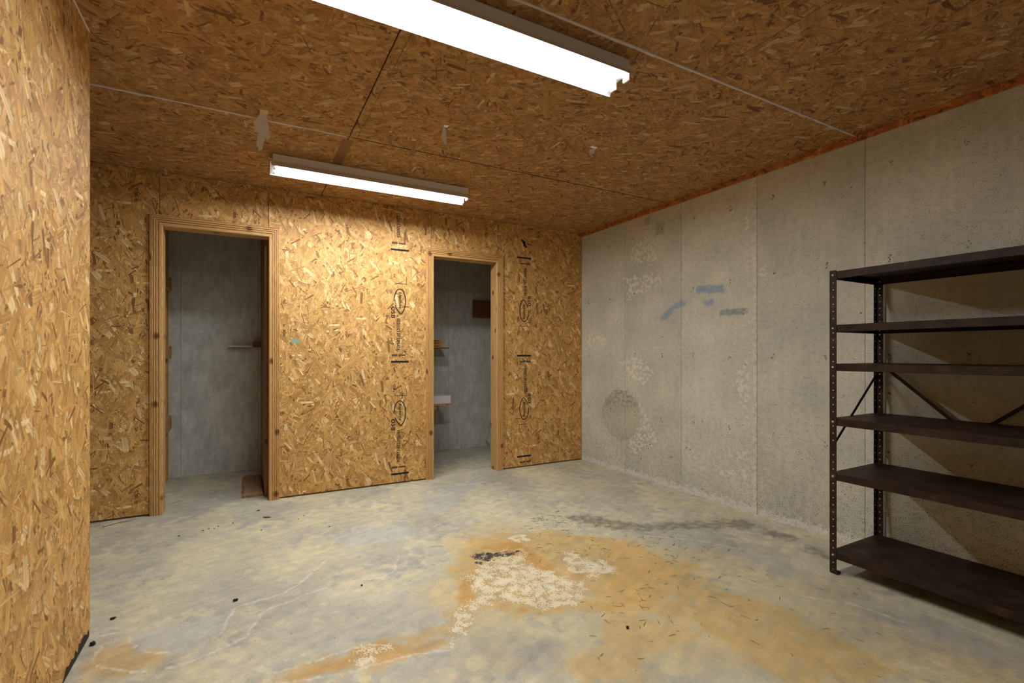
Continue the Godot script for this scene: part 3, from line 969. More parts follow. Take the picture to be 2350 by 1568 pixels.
# ------------------------------------------------------------------ ceiling
func build_ceiling():
	var c := struct_root("ceiling", "strand board ceiling of large sheets with caulked joints", "ceiling")
	var st := begin()
	bbox(st, Vector3(RX - 0.2, H + 0.012, -1.3), Vector3(0.3, H + 0.15, FZ + 0.2), 0.0)
	part("joist_deck", st, M.core, c)
	var j := 0
	for row in [[0.0, 1.085], [1.089, 2.388], [2.394, 3.68], [3.684, 4.9], [4.904, 5.6]]:
		var splits := [RX, -2.545, -2.541, 0.0] if j < 2 else [RX, -3.84, -3.836, -1.25, -1.246, 0.0]
		for k in range(0, splits.size(), 2):
			var x0: float = splits[k]
			var x1: float = splits[k + 1]
			st = begin()
			sheet(st, Vector3(x0, H, row[0]), Vector3.RIGHT, Vector3(0, 0, 1), x1 - x0, row[1] - row[0], 0.0118, 0.0018, Vector2(j * 0.63 + k * 0.21, j * 0.37 + k * 0.5), false, true)
			part("ceiling_board", st, M.osb_ceiling_shaded, c)
		j += 1
	st = begin()
	sheet(st, Vector3(RX, H, -1.05), Vector3.RIGHT, Vector3(0, 0, 1), -RX, 0.95, 0.0118, 0.002, Vector2(0.2, 0.1))
	part("ceiling_board", st, M.osb_ceiling_shaded, c)
	# caulk squeezed into the joints
	bead(c, Vector3(-1.2, H, 2.391), Vector3(0.0, H, 2.391), M.caulk, 0.006)
	bead(c, Vector3(-2.9, H, 2.391), Vector3(-1.2, H, 2.391), M.caulk, 0.0065)
	bead(c, Vector3(-4.2, H, 1.087), Vector3(-2.56, H, 1.087), M.caulk, 0.0055)
	bead(c, Vector3(-2.52, H, 1.087), Vector3(0.0, H, 1.087), M.dark_gap, 0.0022)
	bead(c, Vector3(-2.543, H, 1.1), Vector3(-2.543, H, 2.38), M.dark_gap, 0.0016)
	bead(c, Vector3(-2.500, H, 1.1), Vector3(-2.500, H, 2.38), M.dark_gap, 0.0009)
	bead(c, Vector3(-2.543, H, 0.0), Vector3(-2.543, H, 0.5), M.dark_gap, 0.0016)

func bead(parent: Node, a: Vector3, b: Vector3, m: Material, r: float):
	var st := begin()
	var n := 14
	var last := a
	for i in n:
		var q := a.lerp(b, float(i + 1) / n)
		if i < n - 1: q += Vector3(rng.randf_range(-1, 1), rng.randf_range(-0.3, 0.3), rng.randf_range(-1, 1)) * 0.0015
		rod(st, last, q, r * rng.randf_range(0.75, 1.2), 6, false)
		last = q
	part("caulk_line", st, m, parent)

# ------------------------------------------------------------------ back wall
const D1 := [-3.565, -2.914, 1.945]     # doorway: left, right, head
const D2 := [-1.618, -1.0, 1.925]

func build_back_wall():
	var w := struct_root("wall_back", "strand board wall with two doorways and printed stamps on its sheets", "wall")
	var jt := 0.018
	for b in [[RX, D1[0] - jt, 0.0, H], [D1[1] + jt, D2[0] - jt, 0.0, H], [D2[1] + jt, 0.0, 0.0, H], [D1[0] - jt, D1[1] + jt, D1[2] + jt, H], [D2[0] - jt, D2[1] + jt, D2[2] + jt, H]]:
		var st := begin()
		bbox(st, Vector3(b[0], b[2], -0.1), Vector3(b[1], b[3], -0.0115), 0.0, 1)
		part("framing", st, M.core, w)
	var k := 0
	for b in [[RX, -3.586, 0.012, CT], [-3.583, -2.917, D1[2], CT], [-2.914, -1.640, 0.012, CT], [-1.637, -0.98, D2[2], CT], [-0.977, -0.002, 0.012, CT]]:
		var st := begin()
		sheet(st, Vector3(b[0], b[2], 0), Vector3.RIGHT, Vector3.UP, b[1] - b[0], b[3] - b[2], 0.011, 0.0012, Vector2(0.31 + k * 0.47, 0.13 + k * 0.71), true)
		var o := part("wall_board", st, M.osb, w)
		if k == 2: stamps_down(o)
		if k == 4: stamps_up(o)
		if k == 2:
			var bt := begin()
			sheet(bt, Vector3(-2.76, 1.165, 0.0006), Vector3.RIGHT, Vector3.UP, 0.058, 0.03, 0.0005, 0.0001, Vector2.ZERO)
			part("paint_dab", bt, flat(Color(0.56, 0.68, 0.6), 0.7), o)
		k += 1
	var t := struct_root("trim_2", "narrow ripped strand board strip along the top of the back wall", "trim")
	for seg in [[RX, -2.36], [-2.357, -0.013]]:
		var st := begin()
		sheet(st, Vector3(seg[0], CT + 0.001, 0.003), Vector3.RIGHT, Vector3.UP, seg[1] - seg[0], H - CT - 0.002, 0.0155, 0.0012, Vector2(seg[0], 0.77))
		part("board_strip", st, M.osb, t)

func ink_text(parent: Node, s: String, at: Vector2, length: float, height: float, down: bool, m: Material):
	var f := SystemFont.new()
	f.font_names = PackedStringArray(["Droid Sans"])
	f.font_weight = 700
	var tm := TextMesh.new()
	tm.text = s
	tm.font = f
	tm.font_size = 32
	tm.pixel_size = 0.001
	tm.depth = 0.0004
	tm.curve_step = 2.0
	var bb := tm.get_aabb()
	var o := MeshInstance3D.new()
	o.name = "printed_lettering"
	o.mesh = tm
	tm.material = m
	parent.add_child(o, true)
	var sx := length / maxf(bb.size.x, 0.001)
	var sy := height / 0.023
	var b := Basis(Vector3(0, 0, 1), -PI / 2 if down else PI / 2) * Basis.from_scale(Vector3(sx, sy, 1))
	o.transform = Transform3D(b, Vector3(at.x, at.y, 0.0005) - b * bb.get_center())

func ink_bar(parent: Node, lo: Vector2, hi: Vector2, m: Material):
	var st := begin()
	bbox(st, Vector3(lo.x, lo.y, 0.0001), Vector3(hi.x, hi.y, 0.0006), 0.0)
	part("printed_bar", st, m, parent)

func leaf(parent: Node, c: Vector2, s: float):      # s = 1: tip down, -1: tip up
	var st := begin()
	var ring := []
	var n := 40
	for i in n + 1:
		var t := TAU * i / n
		var y := cos(t)                      # 1 round end, -1 tip
		var w := 0.05 * sin(t) * (1.0 if y > 0 else pow(1.0 + y * 0.98, 0.25))
		var x := w + (0.010 * maxf(0.0, -y) if y < 0 else 0.0)
		ring.append(Vector2(x * s, y * 0.104 * s) + c)
	for i in n:
		if i == 28 or i == 29: continue        # a break in the outline, as printed
		var a: Vector2 = ring[i]
		var b: Vector2 = ring[i + 1]
		bar(st, Vector3(a.x, a.y, 0.0003), Vector3(b.x, b.y, 0.0003), Vector3.BACK, 0.008, 0.0006)
	part("printed_leaf_outline", st, M.ink, parent)

func stamp_unit(o: Node, c: Vector2, s: float):
	leaf(o, c, s)
	var d := s > 0
	ink_text(o, "Aspenite", c + Vector2(0, 0.012) * s, 0.140, 0.026, d, M.ink)
	ink_text(o, "OSB", c + Vector2(-0.057, -0.093) * s, 0.095, 0.034, d, M.ink)
	ink_text(o, "PRODUCT OF CANADA", c + Vector2(-0.013, -0.275) * s, 0.266, 0.029, d, M.ink)
	ink_text(o, "1/4", c + Vector2(-0.046, 0.213) * s, 0.030, 0.019, d, M.ink)
	strokes(o, c, s, [[-0.043, 0.147, 0.06, 0.151], [0.056, 0.149, 0.06, 0.205], [-0.075, 0.185, -0.073, 0.24]], M.ink)
	strokes(o, c, s, [[-0.083, 0.06, -0.079, 0.1], [-0.074, 0.064, -0.07, 0.105], [-0.066, 0.07, -0.063, 0.1], [-0.015, 0.235, -0.011, 0.262]], M.faint_ink)

func strokes(o: Node, c: Vector2, s: float, list: Array, m: Material):
	for q in list:
		var a: Vector2 = c + Vector2(q[0], q[1]) * s
		var b: Vector2 = c + Vector2(q[2], q[3]) * s
		ink_bar(o, a.min(b), a.max(b), m)

func stamp_bars(o: Node, c: Vector2, s: float):
	strokes(o, c, s, [[-0.076, -0.512, 0.078, -0.496]], M.ink)
	strokes(o, c, s, [[-0.07, -0.457, -0.02, -0.440], [-0.012, -0.455, 0.05, -0.442]], M.faint_ink)

func stamps_down(o: Node):
	for y in [1.52, 0.585]:
		stamp_unit(o, Vector2(-1.917, y), 1.0)
		stamp_bars(o, Vector2(-1.917, y), 1.0)
	stamp_bars(o, Vector2(-1.917, 2.455), 1.0)
	ink_text(o, "CT OF CANADA", Vector2(-1.930, 2.155), 0.205, 0.029, true, M.ink)

func stamps_up(o: Node):
	for y in [1.495, 0.56]:
		stamp_unit(o, Vector2(-0.692, y), -1.0)
		stamp_bars(o, Vector2(-0.692, y), -1.0)
	stamp_bars(o, Vector2(-0.692, -0.40), -1.0)
	for q in [[-0.72, 2.17, -0.665, 2.10, 0.020], [-0.69, 2.16, -0.69, 2.11, 0.022], [-0.665, 2.137, -0.61, 2.128, 0.007]]:
		var st := begin()
		bar(st, Vector3(q[0], q[1], 0.0003), Vector3(q[2], q[3], 0.0003), Vector3.BACK, q[4], 0.0006)
		part("printed_smudge", st, M.ink, o)

# ------------------------------------------------------------------ doorways
func build_doorways():
	doorway("door_1", D1, 0.073, 0.3, "wider left doorway without a door, trimmed in fluted pine casing")
	doorway("door_2", D2, 0.070, 1.1, "narrower right doorway without a door, trimmed in fluted pine casing")

func casing_leg(xi: float, side: float, yi: float, w: float, off: float) -> SurfaceTool:
	var st := begin()
	var pr := profile(w)
	for i in pr.size() - 1:
		var a: Vector2 = pr[i]
		var b: Vector2 = pr[i + 1]
		var A0 := Vector3(xi + side * a.x, 0.001, a.y)
		var B0 := Vector3(xi + side * b.x, 0.001, b.y)
		var A1 := Vector3(xi + side * a.x, yi + a.x, a.y)
		var B1 := Vector3(xi + side * b.x, yi + b.x, b.y)
		var u := func(p: Vector3) -> Vector2: return Vector2(p.y + off, p.x + p.z + off * 0.37)
		if side > 0: quad(st, A0, B0, B1, A1, u.call(A0), u.call(B0), u.call(B1), u.call(A1))
		else: quad(st, B0, A0, A1, B1, u.call(B0), u.call(A0), u.call(A1), u.call(B1))
	return st

func casing_head(x0: float, x1: float, yi: float, w: float, off: float) -> SurfaceTool:
	var st := begin()
	var pr := profile(w)
	for i in pr.size() - 1:
		var a: Vector2 = pr[i]
		var b: Vector2 = pr[i + 1]
		var A0 := Vector3(x0 - a.x, yi + a.x, a.y)
		var B0 := Vector3(x0 - b.x, yi + b.x, b.y)
		var A1 := Vector3(x1 + a.x, yi + a.x, a.y)
		var B1 := Vector3(x1 + b.x, yi + b.x, b.y)
		var u := func(p: Vector3) -> Vector2: return Vector2(p.x + off, p.y + p.z + off * 0.51)
		quad(st, A1, B1, B0, A0, u.call(A1), u.call(B1), u.call(B0), u.call(A0))
	return st

func profile(w: float) -> PackedVector2Array:        # inner edge -> outer edge, depth off the wall
	var k := w / 0.07
	var p := PackedVector2Array()
	for q in [[0, 0.0005], [0, 0.012], [0.004, 0.0165], [0.019, 0.0175], [0.0215, 0.0105], [0.0235, 0.0105], [0.025, 0.0175], [0.034, 0.018], [0.0362, 0.011], [0.038, 0.011], [0.0395, 0.018], [0.047, 0.0185], [0.049, 0.0115], [0.051, 0.0115], [0.0525, 0.0185], [0.060, 0.0185], [0.062, 0.0135], [0.0635, 0.0135], [0.065, 0.018], [0.0685, 0.0175], [0.07, 0.015], [0.07, 0.0005]]:
		p.append(Vector2(q[0] * k, q[1]))
	return p

func doorway(called: String, d: Array, w: float, off: float, label: String):
	var o := struct_root(called, label, "doorway")
	part("casing", casing_leg(d[0], -1.0, d[2], w, off), M.pine, o)
	part("casing", casing_leg(d[1], 1.0, d[2], w, off + 0.7), M.pine, o)
	part("head_casing", casing_head(d[0], d[1], d[2], w, off + 0.4), M.pine, o)
	var st := begin()
	bbox(st, Vector3(d[0] - 0.0178, 0.0, -0.105), Vector3(d[0], d[2], 0.0005), 0.001, 1, Vector2(off, 0.1))
	part("jamb", st, M.pine, o)
	st = begin()
	bbox(st, Vector3(d[1], 0.0, -0.105), Vector3(d[1] + 0.0178, d[2], 0.0005), 0.001, 1, Vector2(off + 0.9, 0.17))
	part("jamb", st, M.pine, o)
	st = begin()
	bbox(st, Vector3(d[0] - 0.0178, d[2], -0.105), Vector3(d[1] + 0.0178, d[2] + 0.0178, 0.0005), 0.001, 0, Vector2(off, 0.05))
	part("head_jamb", st, M.pine, o)

# ------------------------------------------------------------------ closets
func build_closets():
	var st := begin()
	bbox(st, Vector3(-3.699, 0, -1.0), Vector3(-3.660, H, -0.93), 0.002, 1, Vector2(0.4, 0.1))
	tag(part("wall_stud", st, M.lumber), "upright lumber stud at the back left inside the left closet", "stud")
	var names := ["topmost of the three shelf cleats on the left closet's side wall", "middle one of the three shelf cleats on the left closet's side wall", "lowest of the three shelf cleats on the left closet's side wall"]
	var i := 0
	for y in [[1.62, 1.725], [1.042, 1.147], [0.44, 0.555]]:
		st = begin()
		bbox(st, Vector3(-3.659, y[0], -0.98), Vector3(-3.633, y[1], -0.12), 0.0015, 2, Vector2(0.2 * i, 0.03))
		tag(part("shelf_cleat", st, M.lumber), names[i], "cleat", "shelf cleats in the left closet")
		i += 1
	# bracket board on the right side of the left closet
	var s := thing("shelf_board", "thin white-edged shelf board stuck out at the left closet's back wall", "shelf", Vector3(-3.07, 1.143, -1.0))
	st = begin()
	bbox(st, Vector3(-0.133, 0.0, -0.049), Vector3(0.129, 0.014, 0.02), 0.001, 0)
	part("board", st, M.brown_board, s)
	st = begin()
	bbox(st, Vector3(-0.133, 0.001, 0.0201), Vector3(0.06, 0.013, 0.022), 0.0005, 0)
	part("edge_strip", st, M.white_board, s)
	st = begin()
	bbox(st, Vector3(-3.008, 1.1575, -1.04), Vector3(-2.941, 1.195, -0.95), 0.002, 0)
	tag(part("wood_block", st, M.brown_board), "short brown wood block lying on the left closet's thin shelf", "block")
	# fibrous mat on the floor behind the right jamb
	st = begin()
	var nx := 14
	var nz := 34
	var lo := Vector3(-3.09, 0.002, -0.74)
	var hi := Vector3(-2.945, 0.03, -0.135)
	var top := func(ix: int, iz: int) -> Vector3:
		var nn := noise_fine[(iz * 29 + 11) * 1024 + ix * 29] / 255.0 - 0.5
		var mm := noise_mid[(iz * 11 + 300) * 1024 + ix * 17] / 255.0 - 0.5
		var edge := 0.55 if ix == 0 or iz == 0 or ix == nx or iz == nz else 1.0
		return Vector3(lerpf(lo.x, hi.x, float(ix) / nx) + (mm * 0.02 if ix < nx else 0.0), (hi.y + nn * 0.014) * edge, lerpf(lo.z, hi.z, float(iz) / nz) + (mm * 0.02 if iz == 0 or iz == nz else 0.0))
	for iz in nz:
		for ix in nx:
			var a: Vector3 = top.call(ix, iz + 1)
			var b: Vector3 = top.call(ix + 1, iz + 1)
			var c: Vector3 = top.call(ix + 1, iz)
			var d: Vector3 = top.call(ix, iz)
			quad(st, a, b, c, d, Vector2(a.x, a.z), Vector2(b.x, b.z), Vector2(c.x, c.z), Vector2(d.x, d.z))
	for iz in nz:
		for e in [0, nx]:
			var a: Vector3 = top.call(e, iz if e == 0 else iz + 1)
			var b: Vector3 = top.call(e, iz + 1 if e == 0 else iz)
			var a0 := Vector3(a.x, 0.001, a.z)
			var b0 := Vector3(b.x, 0.001, b.z)
			quad(st, a0, b0, b, a, Vector2(a.z, 0), Vector2(b.z, 0), Vector2(b.z, b.y), Vector2(a.z, a.y))
	for ix in nx:
		for e in [0, nz]:
			var a: Vector3 = top.call(ix if e == nz else ix + 1, e)
			var b: Vector3 = top.call(ix + 1 if e == nz else ix, e)
			quad(st, Vector3(a.x, 0.001, a.z), Vector3(b.x, 0.001, b.z), b, a, Vector2(a.x, 0), Vector2(b.x, 0), Vector2(b.x, b.y), Vector2(a.x, a.y))
	tag(part("fibre_mat", st, M.fibre), "ragged brown fibre mat lying on the floor inside the left closet", "mat")
	# right closet: upper shelf with a pile of thin boards
	st = begin()
	bbox(st, Vector3(-1.739, 1.137, -1.049), Vector3(-1.13, 1.149, -0.8), 0.001, 0)
	tag(part("shelf_board", st, M.brown_board), "dark upper shelf in the right closet carrying thin yellow boards", "shelf")
	var words := ["lowest thin yellow board of the pile on the right closet's shelf", "second thin yellow board from the bottom of the right closet's pile", "third thin yellow board from the bottom of the right closet's pile", "third thin yellow board from the top of the right closet's pile", "second thin yellow board from the top of the right closet's pile", "topmost thin yellow board of the pile on the right closet's shelf"]
	for k in 6:
		st = begin()
		var y := 1.1495 + k * 0.0145
		var x1: float = -1.185 + [0.0, -0.006, 0.001, 0.0, 0.003, -0.002][k]
		bbox(st, Vector3(-1.72, y, -1.03), Vector3(x1, y + 0.0075, -0.8), 0.0008, 0, Vector2(k * 0.3, k * 0.04))
		# spacers keep the boards apart
		bbox(st, Vector3(-1.6, y + 0.0075, -1.0), Vector3(-1.56, y + 0.0145, -0.83), 0.0, 2)
		tag(part("thin_board", st, M.yellow_edge), words[k], "board", "thin boards piled in the right closet")
	st = begin()
	bbox(st, Vector3(-1.739, 0.558, -1.049), Vector3(-1.181, 0.5745, -0.6), 0.001, 0)
	tag(part("shelf_board", st, M.osb), "strand board lower shelf in the right closet under a white box", "shelf")
	st = begin()
	bbox(st, Vector3(-1.60, 0.575, -0.86), Vector3(-1.195, 0.655, -0.602), 0.002, 0)
	tag(part("white_box", st, M.white_board), "long low white box on the right closet's lower shelf", "box")
	st = begin()
	bbox(st, Vector3(-1.739, 0.518, -0.66), Vector3(-1.345, 0.5575, -0.62), 0.0015, 0)
	tag(part("shelf_cleat", st, M.lumber), "wood cleat under the lower shelf of the right closet", "cleat")
	st = begin()
	bbox(st, Vector3(-0.735, 1.50, -1.049), Vector3(-0.001, 1.70, -1.012), 0.002, 0, Vector2(0.1, 0.05))
	tag(part("plank", st, M.brown_board), "wide brown plank fixed high on the right closet's back wall", "plank")
	st = begin()
	rod(st, Vector3(-0.575, 0.075, -1.03), Vector3(-0.55, 0.03, -1.0), 0.004, 6)
	rod(st, Vector3(-0.55, 0.03, -1.0), Vector3(-0.52, 0.004, -0.97), 0.004, 6, true, 0.002)
	rod(st, Vector3(-0.55, 0.03, -1.0), Vector3(-0.535, 0.05, -1.0), 0.0025, 5, true, 0.001)
	tag(part("twig", st, M.bark), "small dark twig leaning at the foot of the right closet's wall", "twig")

# ------------------------------------------------------------------ fluorescent lamps
func build_lamps():
	lamp(Vector3(-2.305, H, 2.275), 1.335, "large near fluorescent strip light on the ceiling, cut by the frame")
	lamp(Vector3(-2.255, H, 0.612), 1.325, "smaller far fluorescent strip light on the ceiling by the back wall")

func lamp(at: Vector3, l: float, label: String):
	var t := thing("fluorescent_lamp", label, "lamp", at)
	var h := l * 0.5
	var st := begin()
	bbox(st, Vector3(-h, -0.046, -0.05), Vector3(h, -0.0005, 0.05), 0.002, 0)
	part("housing", st, M.white_metal, t)
	# reflector: folded sheet, 1 mm thick, sloping out to lips
	st = begin()
	var pr := [Vector2(-0.085, -0.088), Vector2(-0.083, -0.083), Vector2(-0.05, -0.0475), Vector2(0.05, -0.0475), Vector2(0.083, -0.083), Vector2(0.085, -0.088)]
	var e := h + 0.012
	var z2 := Vector2.ZERO
	for i in pr.size() - 1:
		var a: Vector2 = pr[i]
		var b: Vector2 = pr[i + 1]
		var n := (b - a).normalized().orthogonal() * 0.0012
		var q := [Vector3(-e, a.y, a.x), Vector3(-e, b.y, b.x), Vector3(e, b.y, b.x), Vector3(e, a.y, a.x)]
		var up := Vector3(0, 0.0012, 0)
		quad(st, q[0], q[3], q[2], q[1], z2, z2, z2, z2)
		quad(st, q[0] + up, q[1] + up, q[2] + up, q[3] + up, z2, z2, z2, z2)
		quad(st, q[3], q[3] + up, q[2] + up, q[2], z2, z2, z2, z2)
		quad(st, q[0], q[1], q[1] + up, q[0] + up, z2, z2, z2, z2)
	part("reflector", st, M.white_metal, t)
	for z in [-0.038, 0.038]:
		for s in [-1.0, 1.0]:
			st = begin()
			bbox(st, Vector3(minf(s * (h - 0.004), s * (h - 0.018)), -0.092, z - 0.014), Vector3(maxf(s * (h - 0.004), s * (h - 0.018)), -0.0478, z + 0.014), 0.003, 1)
			part("lamp_holder", st, M.white_metal, t)
		st = begin()
		rod(st, Vector3(-h + 0.018, -0.063, z), Vector3(h - 0.018, -0.063, z), 0.0127, 20)
		part("tube", st, M.tube, t)
	st = begin()
	for s in [-1.0, 1.0]:
		st = begin()
		rod(st, Vector3(s * (h - 0.012), -0.018, 0.0495), Vector3(s * (h - 0.012), -0.018, 0.0515), 0.003, 8)
		part("screw", st, M.zinc, t)
	var li := AreaLight3D.new()
	li.name = "lamp_light"
	li.area_size = Vector2(l - 0.05, 0.10)
	li.area_normalize_energy = true
	li.light_energy = LAMP_ENERGY
	li.light_color = LAMP_COLOR
	li.area_range = 12.0
	li.area_attenuation = 2.0
	li.shadow_enabled = true
	t.add_child(li)
	li.position = Vector3(0, -0.0775, 0)
	li.rotation.x = -PI / 2

# ------------------------------------------------------------------ steel rack
func flange(st: SurfaceTool, o: Vector3, ux: Vector3, n: Vector3, w: float, h: float, th: float, hole: float, pitch: float):
	# a perforated strip: width along ux, height along y, thickness back along -n
	var count := int(h / pitch)
	var z2 := Vector2.ZERO
	var y0 := 0.0
	for i in count + 1:
		var y1 := h if i == count else (i + 1) * pitch
		if y1 - y0 < 0.002: break
		var cy := (y0 + y1) * 0.5
		var has := i < count
		var corner := []
		var inner := []
		for k in 8:
			var a := TAU * (k + 0.5) / 8.0
			var d := Vector2(cos(a), sin(a))
			var q := Vector2(clampf(d.x * 1.5, -1, 1), clampf(d.y * 1.5, -1, 1))
			if absf(d.x) > absf(d.y): q = Vector2(signf(d.x), q.y)
			else: q = Vector2(q.x, signf(d.y))
			corner.append(Vector2(w * 0.5 + q.x * w * 0.5, cy + q.y * (y1 - y0) * 0.5))
			inner.append(Vector2(w * 0.5, cy) + d * hole)
		var P := func(q: Vector2, d: float) -> Vector3: return o + ux * q.x + Vector3.UP * q.y - n * d
		if has:
			for k in 8:
				var j := (k + 1) % 8
				var c0: Vector2 = corner[k]
				var c1: Vector2 = corner[j]
				# fill square corners exactly
				var mid := c1
				if absf(c0.x - c1.x) > 0.0001 and absf(c0.y - c1.y) > 0.0001:
					mid = Vector2(c0.x if absf(c0.x - w * 0.5) > w * 0.499 else c1.x, c0.y if absf(absf(c0.y - cy) - (y1 - y0) * 0.5) < 0.0001 else c1.y)
				for d in [0.0, th]:
					var A: Vector3 = P.call(inner[k], d)
					var B: Vector3 = P.call(c0, d)
					var C: Vector3 = P.call(c1, d)
					var D: Vector3 = P.call(inner[j], d)
					if d == 0.0:
						oriented(st, A, B, C, n); oriented(st, A, C, D, n)
						if mid != c1: oriented(st, B, P.call(mid, d), C, n)
					else:
						oriented(st, A, B, C, -n); oriented(st, A, C, D, -n)
						if mid != c1: oriented(st, B, P.call(mid, d), C, -n)
				quad(st, P.call(inner[k], 0.0), P.call(inner[j], 0.0), P.call(inner[j], th), P.call(inner[k], th), z2, z2, z2, z2)
		else:
			for d in [0.0, th]:
				var f := n if d == 0.0 else -n
				oriented(st, P.call(Vector2(0, y0), d), P.call(Vector2(w, y0), d), P.call(Vector2(w, y1), d), f)
				oriented(st, P.call(Vector2(0, y0), d), P.call(Vector2(w, y1), d), P.call(Vector2(0, y1), d), f)
		y0 = y1
	# rims
	for x in [0.0, w]:
		var s := ux * (1.0 if x > 0 else -1.0)
		var a: Vector3 = o + ux * x
		oriented(st, a, a + Vector3.UP * h, a + Vector3.UP * h - n * th, s)
		oriented(st, a, a + Vector3.UP * h - n * th, a - n * th, s)
	for y in [0.0, h]:
		var s := Vector3.UP * (1.0 if y > 0 else -1.0)
		var a: Vector3 = o + Vector3.UP * y
		oriented(st, a, a + ux * w, a + ux * w - n * th, s)
		oriented(st, a, a + ux * w - n * th, a - n * th, s)

func oriented(st: SurfaceTool, a: Vector3, b: Vector3, c: Vector3, n: Vector3):
	if (b - a).cross(c - a).dot(n) < 0.0:
		var t := b
		b = c
		c = t
	vert(st, a, n, Vector2(a.x + a.z, a.y)); vert(st, c, n, Vector2(c.x + c.z, c.y)); vert(st, b, n, Vector2(b.x + b.z, b.y))

func build_rack():
	var x0 := -0.487       # front
	var x1 := -0.028       # against the wall
	var z0 := 2.500
	var z1 := 3.245
	var top := 1.494
	var t := thing("steel_rack", "dark brown six-shelf bolted steel rack standing against the concrete wall", "shelving rack", Vector3(x0, 0, z0))
	var o := -t.position
	var fw := 0.030
	for px in [x0, x1]:
		for pz in [z0, z1]:
			var st := begin()
			var front: bool = px == x0
			var left: bool = pz == z0
			var nx := Vector3(-1, 0, 0) if front else Vector3(1, 0, 0)
			var nz := Vector3(0, 0, -1) if left else Vector3(0, 0, 1)
			flange(st, Vector3(px, 0.004, pz) + o, Vector3(0, 0, 1) if left else Vector3(0, 0, -1), nx, fw, top - 0.004, 0.0018, 0.0035, 0.0353)
			flange(st, Vector3(px, 0.004, pz) + o, Vector3(1, 0, 0) if front else Vector3(-1, 0, 0), nz, 0.020 if front else fw, top - 0.004, 0.0018, 0.0035, 0.0353)
			var pst := part("post", st, M.steel, t)
			st = begin()
			var a := Vector3(px + (0.002 if front else -0.034), 0.0, pz + (0.002 if left else -0.034)) + o
			bbox(st, a, a + Vector3(0.032, 0.012, 0.032), 0.002, 0)
			part("foot", st, M.rubber, pst)
	for y in [1.4885, 1.226, 1.035, 0.766, 0.497, 0.111]:
		var st := begin()
		var lo := Vector3(x0 + 0.0025, y, z0 + 0.0025) + o
		var hi := Vector3(x1 - 0.0025, y, z1 - 0.0025) + o
		var lip := 0.035
		bbox(st, Vector3(lo.x, y - 0.0015, lo.z), Vector3(hi.x, y, hi.z), 0.0005, 2)
		for q in [[lo.x, lo.x + 0.0014, lo.z, hi.z], [hi.x - 0.0014, hi.x, lo.z, hi.z], [lo.x, hi.x, lo.z, lo.z + 0.0014], [lo.x, hi.x, hi.z - 0.0014, hi.z]]:
			bbox(st, Vector3(q[0], y - lip, q[2]), Vector3(q[1], y - 0.001, q[3]), 0.0005, 2)
		# hemmed return along the front and back lips
		bbox(st, Vector3(lo.x, y - lip, lo.z), Vector3(lo.x + 0.012, y - lip + 0.0014, hi.z), 0.0004, 2)
		bbox(st, Vector3(hi.x - 0.012, y - lip, lo.z), Vector3(hi.x, y - lip + 0.0014, hi.z), 0.0004, 2)
		var sh := part("shelf", st, M.steel, t)
		for z in [z0 + 0.015, z1 - 0.015]:
			for s in [0, 1]:
				st = begin()
				var c := Vector3(x0 if s == 0 else x1 - 0.004, y - 0.0175, z) + o
				var d := -1.0
				rod(st, c, c + Vector3(d * 0.0022, 0, 0), 0.0062, 10, false, 0.0052)
				rod(st, c + Vector3(d * 0.0022, 0, 0), c + Vector3(d * 0.0036, 0, 0), 0.0052, 10, true, 0.0022)
				part("bolt", st, M.zinc, sh)
	# sway braces: one across each end, two to the middle of the back
	var brace := func(a: Vector3, b: Vector3, face: Vector3):
		var st := begin()
		bar(st, a + o, b + o, face, 0.016, 0.0018)
		part("brace", st, M.steel, t)
	brace.call(Vector3(x1 - 0.01, 0.975, z0 + 0.006), Vector3(x0 + 0.012, 0.62, z0 + 0.006), Vector3(0, 0, 1))
	brace.call(Vector3(x1 - 0.01, 0.975, z1 - 0.006), Vector3(x0 + 0.012, 0.62, z1 - 0.006), Vector3(0, 0, 1))
	brace.call(Vector3(x1 - 0.006, 1.04, z0 + 0.012), Vector3(x1 - 0.006, 0.70, 2.867), Vector3(1, 0, 0))
	brace.call(Vector3(x1 - 0.008, 1.04, z1 - 0.012), Vector3(x1 - 0.008, 0.70, 2.872), Vector3(1, 0, 0))

# ------------------------------------------------------------------ bits of tape on the ceiling
func scrap(st: SurfaceTool, poly: Array, z: float, curl: float, lean := 0.0):
	var p := pts(poly)
	var idx := Geometry2D.triangulate_polygon(p)
	var at := func(q: Vector2, d: float) -> Vector3:
		var drop := H - q.y
		return Vector3(q.x, q.y, z + curl * drop * drop + lean * drop + d)
	for i in range(0, idx.size(), 3):
		var a := p[idx[i]]
		var b := p[idx[i + 1]]
		var c := p[idx[i + 2]]
		var n := Vector3(0, 0, 1)
		oriented(st, at.call(a, 0.0003), at.call(b, 0.0003), at.call(c, 0.0003), n)
		oriented(st, at.call(a, -0.0003), at.call(b, -0.0003), at.call(c, -0.0003), -n)
	for i in p.size():
		var a := p[i]
		var b := p[(i + 1) % p.size()]
		var n := Vector3(b.y - a.y, a.x - b.x, 0)
		oriented(st, at.call(a, 0.0003), at.call(b, 0.0003), at.call(b, -0.0003), n)
		oriented(st, at.call(a, 0.0003), at.call(b, -0.0003), at.call(a, -0.0003), n)

func stuck(st: SurfaceTool, x0: float, x1: float, z0: float, z1: float):
	bbox(st, Vector3(x0, H - 0.0009, z0), Vector3(x1, H - 0.0002, z1), 0.0)

